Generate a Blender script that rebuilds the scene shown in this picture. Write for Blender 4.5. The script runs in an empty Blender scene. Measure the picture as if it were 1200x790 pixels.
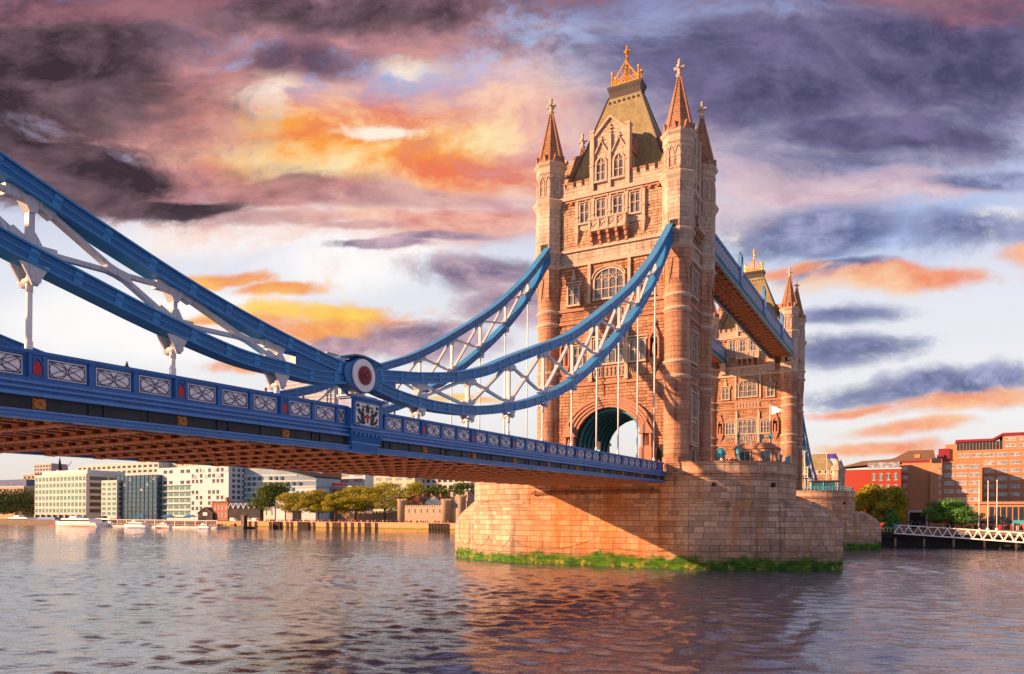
import bpy, math, random
import numpy as np
from mathutils import Vector, Matrix

scene = bpy.context.scene
COL = scene.collection
R = math.radians
PI = math.pi
random.seed(7)

# ------------------------------------------------------------------ camera
CAM = Vector((37.257, -98.569, 5.70))          # eye height above the river (z = 0)
YAW = 0.511
cam_data = bpy.data.cameras.new('camera')
cam_data.sensor_width = 36.0
cam_data.lens = 866.23 / 1200 * 36
cam_data.shift_y = (610.44 - 395) / 1200
cam_data.clip_start = 0.1
cam_data.clip_end = 9000
cam = bpy.data.objects.new('camera', cam_data)
COL.objects.link(cam)
cam.matrix_world = (Matrix.Translation(CAM) @ Matrix.Rotation(YAW, 4, 'Z')
                    @ Matrix.Rotation(PI / 2, 4, 'X') @ Matrix.Rotation(0.008, 4, 'Z'))
scene.camera = cam

# ------------------------------------------------------------------ node helper
def S(r, g, b):
    def f(c):
        c /= 255.0
        return c / 12.92 if c <= 0.04045 else ((c + 0.055) / 1.055) ** 2.4
    return (f(r), f(g), f(b), 1.0)


class G:
    def __init__(self, nt):
        self.nt = nt
        nt.nodes.clear()

    def n(self, kind, ins=None, **props):
        nd = self.nt.nodes.new(kind)
        for k, v in props.items():
            setattr(nd, k, v)
        for k, v in (ins or {}).items():
            self.put(nd.inputs[k], v)
        return nd

    def put(self, sock, v):
        if isinstance(v, bpy.types.NodeSocket):
            self.nt.links.new(v, sock)
        elif v is not None:
            try:
                sock.default_value = v
            except Exception:
                sock.default_value = tuple(v)[:3]

    def m(self, op, a, b=None, c=None, clamp=False):
        nd = self.n('ShaderNodeMath', operation=op, use_clamp=clamp)
        for i, v in enumerate((a, b, c)):
            if v is not None:
                self.put(nd.inputs[i], v)
        return nd.outputs[0]

    def add(self, a, b): return self.m('ADD', a, b)
    def sub(self, a, b): return self.m('SUBTRACT', a, b)
    def mul(self, a, b): return self.m('MULTIPLY', a, b)

    def vm(self, op, a, b=None, out=0):
        nd = self.n('ShaderNodeVectorMath', operation=op)
        self.put(nd.inputs[0], a)
        if b is not None:
            self.put(nd.inputs[1], b)
        return nd.outputs[out]

    def mix(self, f, a, b, mode='MIX'):
        nd = self.n('ShaderNodeMix', data_type='RGBA', blend_type=mode)
        self.put(nd.inputs[0], f)
        self.put(nd.inputs[6], a)
        self.put(nd.inputs[7], b)
        return nd.outputs[2]

    def step(self, v, lo, hi, a=0.0, b=1.0):
        nd = self.n('ShaderNodeMapRange', interpolation_type='SMOOTHSTEP')
        for i, x in enumerate((v, lo, hi, a, b)):
            self.put(nd.inputs[i], x)
        return nd.outputs[0]

    def ramp(self, f, stops):
        nd = self.n('ShaderNodeValToRGB')
        el = nd.color_ramp.elements
        while len(el) < len(stops):
            el.new(0.5)
        for e, (p, c) in zip(el, stops):
            e.position = p
            e.color = c
        self.put(nd.inputs[0], f)
        return nd.outputs[0]

    def noise(self, vec, scale, detail=4, rough=0.55, dist=0.0, out=0):
        nd = self.n('ShaderNodeTexNoise')
        self.put(nd.inputs['Vector'], vec)
        for k, v in (('Scale', scale), ('Detail', detail), ('Roughness', rough), ('Distortion', dist)):
            self.put(nd.inputs[k], v)
        return nd.outputs[out]

    def xyz(self, x, y, z=0.0):
        nd = self.n('ShaderNodeCombineXYZ')
        for i, v in enumerate((x, y, z)):
            self.put(nd.inputs[i], v)
        return nd.outputs[0]

    def sep(self, v):
        nd = self.n('ShaderNodeSeparateXYZ')
        self.put(nd.inputs[0], v)
        return nd.outputs


# ------------------------------------------------------------------ sun and sky
SUN_DIR = Vector((1.0, 0.86, -0.425)).normalized()     # the way the light travels
SUN_ELEV = math.asin(-SUN_DIR.z)
SUN_AZ = math.atan2(-SUN_DIR.x, -SUN_DIR.y)
sun_data = bpy.data.lights.new('sun', 'SUN')
sun_data.energy = 5.0
sun_data.color = (1.0, 0.51, 0.255)
sun_data.angle = R(0.6)
sun = bpy.data.objects.new('sun', sun_data)
sun.rotation_euler = SUN_DIR.to_track_quat('-Z', 'Y').to_euler()
sun.location = (-150, -150, 120)
COL.objects.link(sun)

world = bpy.data.worlds.new('World')
scene.world = world
world.use_nodes = True
SKY_STRENGTH = 0.45


def build_sky():
    g = G(world.node_tree)
    d = g.n('ShaderNodeTexCoord').outputs['Generated']
    s, c = math.sin(YAW), math.cos(YAW)
    fr = g.vm('DOT_PRODUCT', d, (-s, c, 0), 1)
    fw = g.m('MAXIMUM', g.m('ABSOLUTE', fr), 0.22)
    rt = g.vm('DOT_PRODUCT', d, (c, s, 0), 1)
    up = g.sep(d)[2]
    a = g.m('DIVIDE', rt, fw)                # tangents of bearing and elevation about north-west
    b = g.m('DIVIDE', up, fw)

    def scaled(v, k):
        nd = g.n('ShaderNodeVectorMath', {0: v}, operation='SCALE')
        nd.inputs['Scale'].default_value = k
        return nd.outputs[0]
    base = g.xyz(a, g.mul(b, 1.75), g.mul(fr, 0.6))
    w1 = scaled(g.vm('SUBTRACT', g.noise(base, 2.6, 2, 0.5, out=1), (.5, .5, .5)), 0.20)
    w2 = scaled(g.vm('SUBTRACT', g.noise(base, 9.0, 3, 0.6, out=1), (.5, .5, .5)), 0.035)
    wv = g.vm('ADD', base, g.vm('ADD', w1, w2))
    sx = g.sep(wv)
    aw, bw = sx[0], g.mul(sx[1], 1 / 1.75)
    n1 = g.noise(wv, 4.2, 9, 0.64)           # billows
    n1b = g.noise(g.vm('ADD', wv, (-0.020, -0.045, 0.0)), 4.2, 6, 0.64)
    n3 = g.noise(g.vm('MULTIPLY', g.vm('ADD', wv, (3.1, 7.7, 0)), (0.75, 1.5, 1.0)), 6.5, 8, 0.66)     # streaks
    n2 = g.noise(g.vm('ADD', wv, (9.4, 1.3, 0)), 14.0, 8, 0.68)
    n12 = g.m('MULTIPLY_ADD', n1, 0.52, g.mul(n2, 0.48))
    relief = g.m('MULTIPLY', g.sub(n1, n1b), 3.2)

    def blob(u, v, ru, rv):
        ca, cb = (u - 600) / 866.0, (606 - v) / 866.0
        x = g.m('MULTIPLY_ADD', aw, 866.0 / ru, -ca * 866.0 / ru)
        y = g.m('MULTIPLY_ADD', bw, 866.0 / rv, -cb * 866.0 / rv)
        return g.m('EXPONENT', g.mul(g.m('MULTIPLY_ADD', x, x, g.mul(y, y)), -1.0))

    def many(*bl):
        o = blob(*bl[0])
        for q in bl[1:]:
            o = g.m('MAXIMUM', o, blob(*q))
        return o

    def lay(col, color, mask, lo=0.3, hi=0.7, amp=1.6, nz=None, k=1.0):
        f = g.m('MULTIPLY_ADD', g.sub(nz or n12, 0.5), amp, mask)
        f = g.mul(g.step(f, lo, hi, 0.0, k), g.step(mask, 0.03, 0.22))
        return g.mix(f, col, color)

    def tone(lo, hi, nz=None):
        """a cloud colour from its shaded to its lit side"""
        return g.mix(g.m('MULTIPLY_ADD', g.sub(nz or n12, 0.5), 3.3, g.add(relief, 0.45), clamp=True), lo, hi)

    nish = g.n('ShaderNodeTexSky', sky_type='NISHITA', sun_disc=False, sun_elevation=SUN_ELEV, sun_rotation=SUN_AZ)
    nish_c = g.mix(1.0, nish.outputs[0], (0.1, 0.1, 0.1, 1), 'MULTIPLY')
    clear = g.ramp(g.m('MULTIPLY', b, 1.25, clamp=True), [
        (0.0, S(238, 222, 210)), (0.08, S(244, 233, 226)), (0.18, S(250, 248, 248)), (0.42, S(238, 240, 250)),
        (0.62, S(190, 198, 232)), (0.90, S(150, 158, 206))])
    col = g.mix(0.12, clear, nish_c)
    # open blue to the right and at the top
    col = lay(col, S(176, 196, 236), many((1000, 232, 220, 90), (590, 70, 170, 70)), 0.25, 0.95, 1.0, n3)
    col = lay(col, S(254, 251, 250), many((340, 265, 280, 40), (180, 380, 250, 70), (430, 300, 170, 50), (1150, 260, 70, 26), (880, 250, 90, 30)), 0.3, 0.85, 0.9)
    # thin lavender and pink veils
    col = lay(col, tone(S(196, 160, 176), S(246, 214, 214)), many((600, 150, 170, 110), (980, 205, 230, 34), (760, 180, 160, 60), (540, 255, 150, 40)), 0.35, 0.95, 1.5, n3, 0.8)
    col = lay(col, tone(S(222, 132, 118), S(252, 206, 184)), many((430, 175, 380, 115), (230, 150, 170, 90), (560, 225, 220, 70), (560, 240, 150, 60)), 0.22, 0.85, 1.9, n12, 0.92)
    col = lay(col, tone(S(244, 122, 68), S(255, 196, 132)), many((370, 168, 300, 84), (270, 110, 140, 64), (530, 190, 150, 44)), 0.30, 1.05, 2.2, n12, 0.85)
    col = lay(col, tone(S(255, 178, 74), S(255, 236, 182)), many((380, 172, 220, 36), (530, 160, 120, 34), (320, 135, 100, 24)), 0.38, 1.10, 2.6, n12, 0.85)
    col = lay(col, S(255, 240, 222), many((302, 100, 95, 36), (480, 66, 50, 24), (330, 238, 110, 10), (440, 150, 70, 12)), 0.42, 0.98, 1.5, n2)
    col = lay(col, tone(S(206, 172, 186), S(240, 214, 214), n2), many((480, 225, 420, 36), (600, 360, 100, 60), (900, 230, 300, 50)), 0.58, 1.05, 2.2, n3, 0.65)
    # the low orange clouds over the deck
    col = lay(col, tone(S(240, 120, 46), S(255, 190, 80)), many((390, 382, 160, 36), (285, 432, 66, 10), (262, 320, 80, 14), (330, 334, 70, 10), (255, 372, 40, 12)), 0.40, 1.0, 2.9, n12, 0.9)
    col = lay(col, tone(S(255, 176, 50), S(255, 220, 110)), many((370, 362, 120, 13), (520, 466, 90, 11)), 0.45, 1.05, 2.4, n12, 0.85)
    # dark masses: a mauve skirt, then the core
    skirt = tone(S(128, 92, 104), S(206, 140, 138), n3)
    col = lay(col, skirt, many((90, 80, 270, 130), (130, 205, 190, 48), (430, 24, 260, 56), (320, 218, 170, 22)), 0.30, 0.74, 1.9, n12, 0.9)
    dark = tone(S(58, 46, 54), S(122, 96, 106))
    col = lay(col, dark, many((20, 70, 190, 120), (70, 200, 140, 54), (400, 4, 240, 44), (195, 238, 110, 16)), 0.30, 0.66, 1.6, n12, 0.97)
    col = lay(col, tone(S(96, 68, 84), S(158, 116, 132)), many((520, -34, 900, 66), (340, 66, 110, 30)), 0.36, 0.82, 1.6, n12, 0.9)
    col = lay(col, tone(S(104, 100, 138), S(176, 166, 190), n3), many((880, 100, 220, 100), (1080, 70, 250, 110), (1000, 155, 240, 44)), 0.28, 0.72, 1.6, n12, 0.9)
    col = lay(col, tone(S(74, 70, 106), S(118, 110, 150)), many((880, 88, 170, 74), (1090, 55, 210, 80), (1030, 148, 170, 26)), 0.30, 0.74, 1.6, n12, 0.95)
    col = lay(col, tone(S(108, 70, 90), S(164, 110, 120)), many((1130, -4, 180, 50), (120, 2, 220, 26)), 0.4, 0.9, 1.6, n12, 0.75)
    # the cloud deck goes on overhead
    col = lay(col, tone(S(126, 108, 134), S(200, 178, 196), n3), g.mul(g.step(b, 0.70, 0.95), 0.75), 0.30, 0.85, 1.8, n12, 0.85)
    # mauve bands in the middle
    mauve = tone(S(112, 96, 130), S(204, 172, 186), n2)
    col = lay(col, mauve, many((575, 322, 110, 28), (445, 290, 110, 10), (500, 398, 110, 28), (540, 280, 90, 9), (400, 398, 70, 13), (600, 360, 70, 30)), 0.36, 0.86, 2.4, n12, 0.92)
    col = lay(col, tone(S(170, 120, 130), S(226, 176, 170)), many((300, 252, 130, 15), (500, 225, 150, 16), (420, 262, 90, 10)), 0.42, 0.92, 2.3, n12, 0.8)
    blue = tone(S(84, 96, 142), S(164, 168, 206), n2)
    col = lay(col, blue, many((935, 262, 130, 40), (1120, 268, 160, 34), (1140, 205, 130, 20), (990, 390, 100, 24), (985, 354, 80, 15), (1070, 438, 210, 26), (960, 305, 70, 13)), 0.30, 0.82, 2.3, n12, 0.95)
    col = lay(col, tone(S(244, 136, 84), S(255, 206, 160)), many((1060, 316, 170, 17), (1110, 462, 170, 17), (1010, 505, 100, 11), (1050, 486, 90, 10), (905, 302, 60, 10), (1190, 296, 70, 14), (980, 460, 60, 10)), 0.32, 0.95, 2.2, n12, 0.9)
    # the unseen sky behind the camera, dimmed to deepen shade on east faces
    col = g.mix(1.0, col, g.mix(g.step(fr, -0.45, 0.30), (0.78, 0.78, 0.82, 1), (1, 1, 1, 1)), 'MULTIPLY')
    bg = g.n('ShaderNodeBackground', {'Color': col, 'Strength': SKY_STRENGTH})
    out = g.n('ShaderNodeOutputWorld')
    g.nt.links.new(bg.outputs[0], out.inputs[0])


build_sky()
try:
    world.cycles.sampling_method = 'MANUAL'
    world.cycles.sample_map_resolution = 256
except Exception:
    pass

scene.view_settings.view_transform = 'Standard'
scene.view_settings.look = 'None'
scene.view_settings.exposure = 1.15
scene.view_settings.gamma = 1.0
scene.view_settings.use_curve_mapping = False
try:
    scene.cycles.max_bounces = 6
    scene.cycles.diffuse_bounces = 3
    scene.cycles.glossy_bounces = 3
    scene.cycles.sample_clamp_indirect = 2.0
    scene.cycles.use_denoising = True
    scene.cycles.denoising_input_passes = 'RGB_ALBEDO_NORMAL'
    scene.cycles.denoising_prefilter = 'NONE'
except Exception:
    pass

# ------------------------------------------------------------------ mesh helper
class MB:
    """collects faces in metres with a planar UV per face; build() links them as one mesh"""
    def __init__(self, T=None):
        self.v, self.f, self.mi, self.sm, self.uv = [], [], [], [], []
        self.T = T or Matrix.Identity(4)
        self.mat = 0
        self.smooth = False

    def face(self, pts, uv=None):
        i = len(self.v)
        self.v += [tuple(self.T @ Vector(p)) for p in pts]
        self.f.append(tuple(range(i, i + len(pts))))
        self.mi.append(self.mat)
        self.sm.append(self.smooth)
        self.uv.append(uv)

    def hexa(self, c):                       # c: 4 bottom (ccw from above), 4 top
        a, b, cc, d, e, f, g, h = c
        for q in ((d, cc, b, a), (e, f, g, h), (a, b, f, e), (b, cc, g, f), (cc, d, h, g), (d, a, e, h)):
            self.face(q)

    def box(self, x0, x1, y0, y1, z0, z1):
        self.hexa([(x0, y0, z0), (x1, y0, z0), (x1, y1, z0), (x0, y1, z0), (x0, y0, z1), (x1, y0, z1), (x1, y1, z1), (x0, y1, z1)])

    def taper(self, x0, x1, y0, y1, z0, X0, X1, Y0, Y1, z1):
        self.hexa([(x0, y0, z0), (x1, y0, z0), (x1, y1, z0), (x0, y1, z0), (X0, Y0, z1), (X1, Y0, z1), (X1, Y1, z1), (X0, Y1, z1)])

    def bar(self, p, q, w, h=None, side=(1, 0, 0)):
        p, q = Vector(p), Vector(q)
        h = h or w
        d = (q - p).normalized()
        s = Vector(side)
        s = (s - d * s.dot(d))
        if s.length < 1e-4:
            s = d.orthogonal()
        s.normalize()
        t = d.cross(s)
        a, b = s * w / 2, t * h / 2
        c = [p - a - b, p + a - b, p + a + b, p - a + b, q - a - b, q + a - b, q + a + b, q - a + b]
        self.face((c[3], c[2], c[1], c[0])); self.face((c[4], c[5], c[6], c[7]))
        for i in range(4):
            j = (i + 1) % 4
            self.face((c[i], c[j], c[j + 4], c[i + 4]))

    def tube(self, path, r, n=8, cap=True, r2=None):
        path = [Vector(p) for p in path]
        m = len(path)
        rings = []
        ref = None
        for i, p in enumerate(path):
            d = (path[min(i + 1, m - 1)] - path[max(i - 1, 0)]).normalized()
            if ref is None:
                ref = d.orthogonal().normalized()
            ref = (ref - d * ref.dot(d)).normalized()
            t = d.cross(ref)
            rr = r if r2 is None else r + (r2 - r) * i / (m - 1)
            rings.append([p + (ref * math.cos(2 * PI * k / n) + t * math.sin(2 * PI * k / n)) * rr for k in range(n)])
        sm, self.smooth = self.smooth, n >= 8
        for i in range(m - 1):
            for k in range(n):
                j = (k + 1) % n
                self.face((rings[i][k], rings[i][j], rings[i + 1][j], rings[i + 1][k]))
        self.smooth = sm
        if cap:
            self.face(rings[0][::-1]); self.face(rings[-1])

    def lathe(self, prof, cx=0, cy=0, n=8, a0=None, cap=True, smooth=None):
        a0 = PI / n if a0 is None else a0
        sm, self.smooth = self.smooth, (n > 12 if smooth is None else smooth)
        rings = [[(cx + r * math.cos(a0 + 2 * PI * k / n), cy + r * math.sin(a0 + 2 * PI * k / n), z) for k in range(n)] for r, z in prof]
        for i in range(len(rings) - 1):
            for k in range(n):
                j = (k + 1) % n
                self.face((rings[i][k], rings[i][j], rings[i + 1][j], rings[i + 1][k]))
        self.smooth = sm
        if cap:
            self.face(rings[0][::-1]); self.face(rings[-1])

    def prism(self, poly, z0, z1):
        n = len(poly)
        self.face([(x, y, z0) for x, y in poly[::-1]]); self.face([(x, y, z1) for x, y in poly])
        for i in range(n):
            a, b = poly[i], poly[(i + 1) % n]
            self.face(((a[0], a[1], z0), (b[0], b[1], z0), (b[0], b[1], z1), (a[0], a[1], z1)))

    def slab(self, poly, d0, d1, strip=False):          # polygon in (x, z) extruded along y
        n = len(poly)
        self.face([(x, d0, z) for x, z in poly]); self.face([(x, d1, z) for x, z in poly[::-1]])
        for i in range(n):
            a, b = poly[i], poly[(i + 1) % n]
            self.face(((b[0], d0, b[1]), (a[0], d0, a[1]), (a[0], d1, a[1]), (b[0], d1, b[1])))

    def rib(self, line, w, d0, d1):                     # a strip of width w along a line in (x, z), extruded along y
        pts = [Vector((x, z)) for x, z in line]
        L, Rr = [], []
        for i, p in enumerate(pts):
            t = (pts[min(i + 1, len(pts) - 1)] - pts[max(i - 1, 0)]).normalized()
            nn = Vector((-t.y, t.x))
            L.append(p + nn * w / 2); Rr.append(p - nn * w / 2)
        for i in range(len(pts) - 1):
            a, b, c, d = L[i], L[i + 1], Rr[i + 1], Rr[i]
            self.face(((d.x, d0, d.y), (c.x, d0, c.y), (b.x, d0, b.y), (a.x, d0, a.y)))
            self.face(((a.x, d1, a.y), (b.x, d1, b.y), (c.x, d1, c.y), (d.x, d1, d.y)))
            self.face(((a.x, d0, a.y), (b.x, d0, b.y), (b.x, d1, b.y), (a.x, d1, a.y)))
            self.face(((d.x, d1, d.y), (c.x, d1, c.y), (c.x, d0, c.y), (d.x, d0, d.y)))
        for i in (0, len(pts) - 1):
            a, d = L[i], Rr[i]
            self.face(((a.x, d0, a.y), (d.x, d0, d.y), (d.x, d1, d.y), (a.x, d1, a.y)))

    def mesh(self, name, mats):
        me = bpy.data.meshes.new(name)
        me.from_pydata(self.v, [], self.f)
        for m in (mats if isinstance(mats, (list, tuple)) else [mats]):
            me.materials.append(m)
        me.polygons.foreach_set('material_index', self.mi)
        me.polygons.foreach_set('use_smooth', self.sm)
        uvl = me.uv_layers.new(name='UVMap')
        co = []
        Z = Vector((0, 0, 1))
        for p, uv in zip(me.polygons, self.uv):
            if uv is not None:
                for q in uv:
                    co += q
                continue
            n = p.normal
            t = Z.cross(n)
            t = Vector((1, 0, 0)) if t.length < 0.05 else t.normalized()
            b = n.cross(t)
            for vi in p.vertices:
                c = me.vertices[vi].co
                co += (c.dot(t), c.dot(b))
        uvl.data.foreach_set('uv', co)
        if any(self.sm):
            import bmesh
            bm = bmesh.new(); bm.from_mesh(me)
            bmesh.ops.remove_doubles(bm, verts=bm.verts, dist=1e-4)
            bm.to_mesh(me); bm.free()
        me.update()
        return me

    def build(self, name, mats, parent=None, loc=None):
        return link(name, self.mesh(name, mats), parent, loc)


def link(name, me, parent=None, loc=None, rz=0.0):
    o = bpy.data.objects.new(name, me)
    COL.objects.link(o)
    if parent is not None:
        o.parent = parent
    if loc is not None:
        o.location = loc
    if rz:
        o.rotation_euler = (0, 0, rz)
    return o


def thing(name, label, cat, loc=(0, 0, 0), rz=0.0, group=None):
    o = bpy.data.objects.new(name, None)
    COL.objects.link(o)
    o.location = loc
    o.rotation_euler = (0, 0, rz)
    return tag(o, label, cat, group)


def tag(o, label, cat, group=None):
    o['label'] = label
    o['category'] = cat
    if group:
        o['group'] = group
    return o


def copy_tree(o, loc=None, rz=None, label=None, parent=None):
    c = o.copy()
    COL.objects.link(c)
    if parent is not None:
        c.parent = parent
    if loc is not None:
        c.location = loc
    if rz is not None:
        c.rotation_euler = (0, 0, rz)
    if label:
        c['label'] = label
    for ch in list(o.children):
        copy_tree(ch, parent=c)
    return c


def at(u, v, Y):
    """the point of the plane y = Y seen at a place of the 1200 x 790 photograph"""
    a, b = (u - 600) / 866.23, (610.44 - v) / 866.23
    cr, sr = math.cos(0.008), math.sin(0.008)
    a, b = a * cr - b * sr, b * cr + a * sr
    s, c = math.sin(YAW), math.cos(YAW)
    d = Vector((c * a - s, s * a + c, b))
    return CAM + d * ((Y - CAM.y) / d.y)


def smooth_path(pts, n=6):
    """Catmull-Rom through 2-D points"""
    P = [np.array(p, float) for p in pts]
    P = [2 * P[0] - P[1]] + P + [2 * P[-1] - P[-2]]
    out = []
    for i in range(1, len(P) - 2):
        for k in range(n):
            t = k / n
            a, b, c, d = P[i - 1:i + 3]
            out.append(0.5 * ((2 * b) + (c - a) * t + (2 * a - 5 * b + 4 * c - d) * t * t + (3 * b - a - 3 * c + d) * t ** 3))
    out.append(P[-2])
    return out


# ------------------------------------------------------------------ materials
def new_mat(name):
    m = bpy.data.materials.new(name)
    m.use_nodes = True
    return m, G(m.node_tree)


def finish(g, color, rough=0.8, bump=None, dist=0.02, strength=1.0, metal=0.0, spec=0.5, **kw):
    ins = {'Base Color': color, 'Roughness': rough, 'Metallic': metal, 'Specular IOR Level': spec}
    ins.update(kw)
    p = g.n('ShaderNodeBsdfPrincipled', ins)
    if bump is not None:
        b = g.n('ShaderNodeBump', {'Height': bump, 'Distance': dist, 'Strength': strength})
        g.nt.links.new(b.outputs[0], p.inputs['Normal'])
    o = g.n('ShaderNodeOutputMaterial')
    g.nt.links.new(p.outputs[0], o.inputs[0])
    return p


def c4(c): return (c[0], c[1], c[2], 1.0)


def paint(name, color, rough=0.45, var=0.25, grime=0.25, scale=1.5, spec=0.5, metal=0.0):
    m, g = new_mat(name)
    pos = g.n('ShaderNodeNewGeometry').outputs['Position']
    n1 = g.noise(pos, scale, 5, 0.6)
    n2 = g.noise(g.vm('MULTIPLY', pos, (6.0, 6.0, 0.7)), scale, 4, 0.6)
    dark = tuple(x * (1 - var) for x in color[:3]) + (1,)
    col = g.mix(n1, dark, c4(color))
    n3 = g.noise(pos, scale * 0.45, 6, 0.7)
    col = g.mix(g.step(n3, 0.52, 0.70, 0.0, 0.30), col, c4(tuple(min(1.0, x * 1.35 + 0.035) for x in color[:3])))
    col = g.mix(g.mul(g.step(n2, 0.52, 0.78), grime), col, (0.06, 0.045, 0.04, 1))
    finish(g, col, g.step(n1, 0.2, 0.8, rough - 0.1, rough + 0.15), n1, 0.01, 0.4, metal, spec)
    return m


def masonry(name, c1, c2, mortar, bw, rh, ms=0.02, bump=0.03, stain=0.35, rough=0.85, rubble=0.0, noise_amp=0.5):
    m, g = new_mat(name)
    uv = g.n('ShaderNodeTexCoord').outputs['UV']
    pos = g.n('ShaderNodeNewGeometry').outputs['Position']
    if rubble:
        w = g.noise(uv, 1.6, 3, 0.5, out=1)
        sc = g.n('ShaderNodeVectorMath', {0: g.vm('SUBTRACT', w, (.5, .5, .5))}, operation='SCALE')
        sc.inputs['Scale'].default_value = rubble
        uv = g.vm('ADD', uv, sc.outputs[0])
    br = g.n('ShaderNodeTexBrick', {'Vector': uv, 'Color1': c4(c1), 'Color2': c4(c2), 'Mortar': c4(mortar), 'Scale': 1.0,
                                    'Mortar Size': ms, 'Mortar Smooth': 0.3, 'Bias': 0.0, 'Brick Width': bw, 'Row Height': rh})
    br.offset = 0.5
    br.squash = 0.72
    br.squash_frequency = 3
    n1 = g.noise(pos, 0.35, 5, 0.6)
    n2 = g.noise(pos, 3.5, 5, 0.65)
    st = g.noise(g.vm('MULTIPLY', pos, (1.9, 1.9, 0.13)), 1.0, 6, 0.65)
    col = g.mix(g.mul(g.step(n2, 0.25, 0.75), noise_amp), br.outputs['Color'], c4(tuple(x * 0.62 for x in c1)), 'MIX')
    col = g.mix(g.step(n1, 0.42, 0.68, 0.0, 0.45), col, c4((c2[0] * 0.95, c2[1] * 1.12, c2[2] * 1.2)))
    col = g.mix(g.mul(g.step(st, 0.48, 0.72), stain), col, (0.055, 0.04, 0.035, 1))
    h = g.add(g.mul(br.outputs['Fac'], -1.0), g.mul(n2, 0.7))
    finish(g, col, rough, h, bump, 1.0, spec=0.3)
    return m


def glass_mat(name, color, rough=0.08, lattice=None):
    m, g = new_mat(name)
    pos = g.n('ShaderNodeNewGeometry').outputs['Position']
    n = g.noise(pos, 0.9, 2, 0.5)
    col = g.mix(g.step(n, 0.35, 0.7), c4(tuple(x * 0.45 for x in color)), c4(color))
    if lattice:
        uv = g.n('ShaderNodeTexCoord').outputs['UV']
        s = g.sep(uv)
        ln = g.m('MAXIMUM', g.step(g.m('FRACT', g.mul(s[0], 1 / lattice[0])), 0.90, 0.94), g.step(g.m('FRACT', g.mul(s[1], 1 / lattice[1])), 0.90, 0.94))
        col = g.mix(ln, col, (0.03, 0.03, 0.03, 1))
    finish(g, col, rough, g.noise(pos, 1.7, 2, 0.5), 0.02, 0.5, spec=0.9)
    return m


M = {}
M['rubble'] = masonry('reddish_granite_rubble', (0.35, 0.17, 0.10), (0.66, 0.38, 0.24), (0.12, 0.065, 0.045), 1.05, 0.42, 0.045, 0.09, 0.5, 0.9, 0.22, 0.65)
M['rubble_pale'] = masonry('pale_granite_rubble', (0.40, 0.25, 0.16), (0.70, 0.49, 0.35), (0.17, 0.105, 0.075), 0.95, 0.40, 0.042, 0.09, 0.5, 0.9, 0.22, 0.7)
M['ashlar'] = masonry('red_granite_ashlar', (0.42, 0.225, 0.145), (0.64, 0.37, 0.245), (0.14, 0.08, 0.06), 1.5, 0.62, 0.028, 0.03, 0.65, 0.8, 0.0, 0.65)
M['ashlar_pale'] = masonry('portland_ashlar', (0.45, 0.36, 0.29), (0.68, 0.57, 0.47), (0.20, 0.145, 0.115), 1.4, 0.55, 0.026, 0.03, 0.6, 0.8, 0.0, 0.65)
M['trim'] = paint('portland_stone_trim', (0.66, 0.54, 0.44), 0.8, 0.45, 0.8, 1.6, 0.3)
M['trim_red'] = paint('red_stone_trim', (0.46, 0.25, 0.175), 0.8, 0.25, 0.5, 1.2, 0.3)
M['carve'] = paint('carved_stone', (0.55, 0.38, 0.29), 0.85, 0.5, 0.5, 4.0, 0.3)
M['spire'] = masonry('spire_stone', (0.33, 0.18, 0.105), (0.46, 0.26, 0.155), (0.16, 0.09, 0.07), 0.7, 0.45, 0.03, 0.04, 0.35, 0.9)
M['cross'] = paint('pale_finial_stone', (0.62, 0.54, 0.47), 0.8, 0.2, 0.3, 2.0, 0.3)
M['slate'] = masonry('green_brown_slate', (0.29, 0.265, 0.14), (0.38, 0.34, 0.19), (0.20, 0.16, 0.08), 0.5, 0.28, 0.02, 0.03, 0.35, 0.7)
M['lead'] = paint('dark_lead', (0.045, 0.04, 0.045), 0.55, 0.3, 0.2)
M['gold'] = paint('gilded_iron', (0.85, 0.42, 0.05), 0.42, 0.4, 0.25, 3.0, 0.5, 0.5)
M['win'] = glass_mat('leaded_window_glass', (0.22, 0.25, 0.29), 0.12, (0.36, 0.5))
M['dark'] = paint('dark_opening', (0.012, 0.011, 0.012), 0.7, 0.3, 0.0)
M['blue'] = paint('deck_blue_paint', (0.03, 0.20, 0.60), 0.42, 0.45, 0.6, 1.2)
M['blue_lt'] = paint('pale_blue_paint', (0.11, 0.32, 0.74), 0.42, 0.35, 0.5, 1.2)
M['chain'] = paint('chain_blue_paint', (0.010, 0.17, 0.50), 0.38, 0.45, 0.5, 1.0)
M['chain_lt'] = paint('sunlit_chain_blue_paint', (0.035, 0.31, 0.72), 0.40, 0.35, 0.4, 1.0)  # lighter flange blue carries the sunlit edges in its colour
M['teal'] = paint('teal_paint', (0.03, 0.27, 0.36), 0.4, 0.3, 0.2, 1.0)
M['turq'] = paint('turquoise_paint', (0.06, 0.45, 0.58), 0.4, 0.25, 0.15, 1.0)
M['white'] = paint('white_paint', (0.92, 0.93, 0.93), 0.45, 0.06, 0.12, 1.2)
M['web'] = paint('grey_white_paint', (0.60, 0.66, 0.74), 0.45, 0.25, 0.45, 1.6)
M['redp'] = paint('red_paint', (0.55, 0.02, 0.04), 0.4, 0.2, 0.1)
M['maroon'] = paint('maroon_paint', (0.28, 0.02, 0.045), 0.45, 0.3, 0.1, 5.0)
M['navy'] = paint('navy_line', (0.05, 0.06, 0.20), 0.5, 0.2, 0.0)
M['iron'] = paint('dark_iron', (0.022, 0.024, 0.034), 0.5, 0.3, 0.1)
M['under'] = paint('brown_underside_paint', (0.55, 0.215, 0.09), 0.6, 0.4, 0.4, 0.8)
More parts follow.
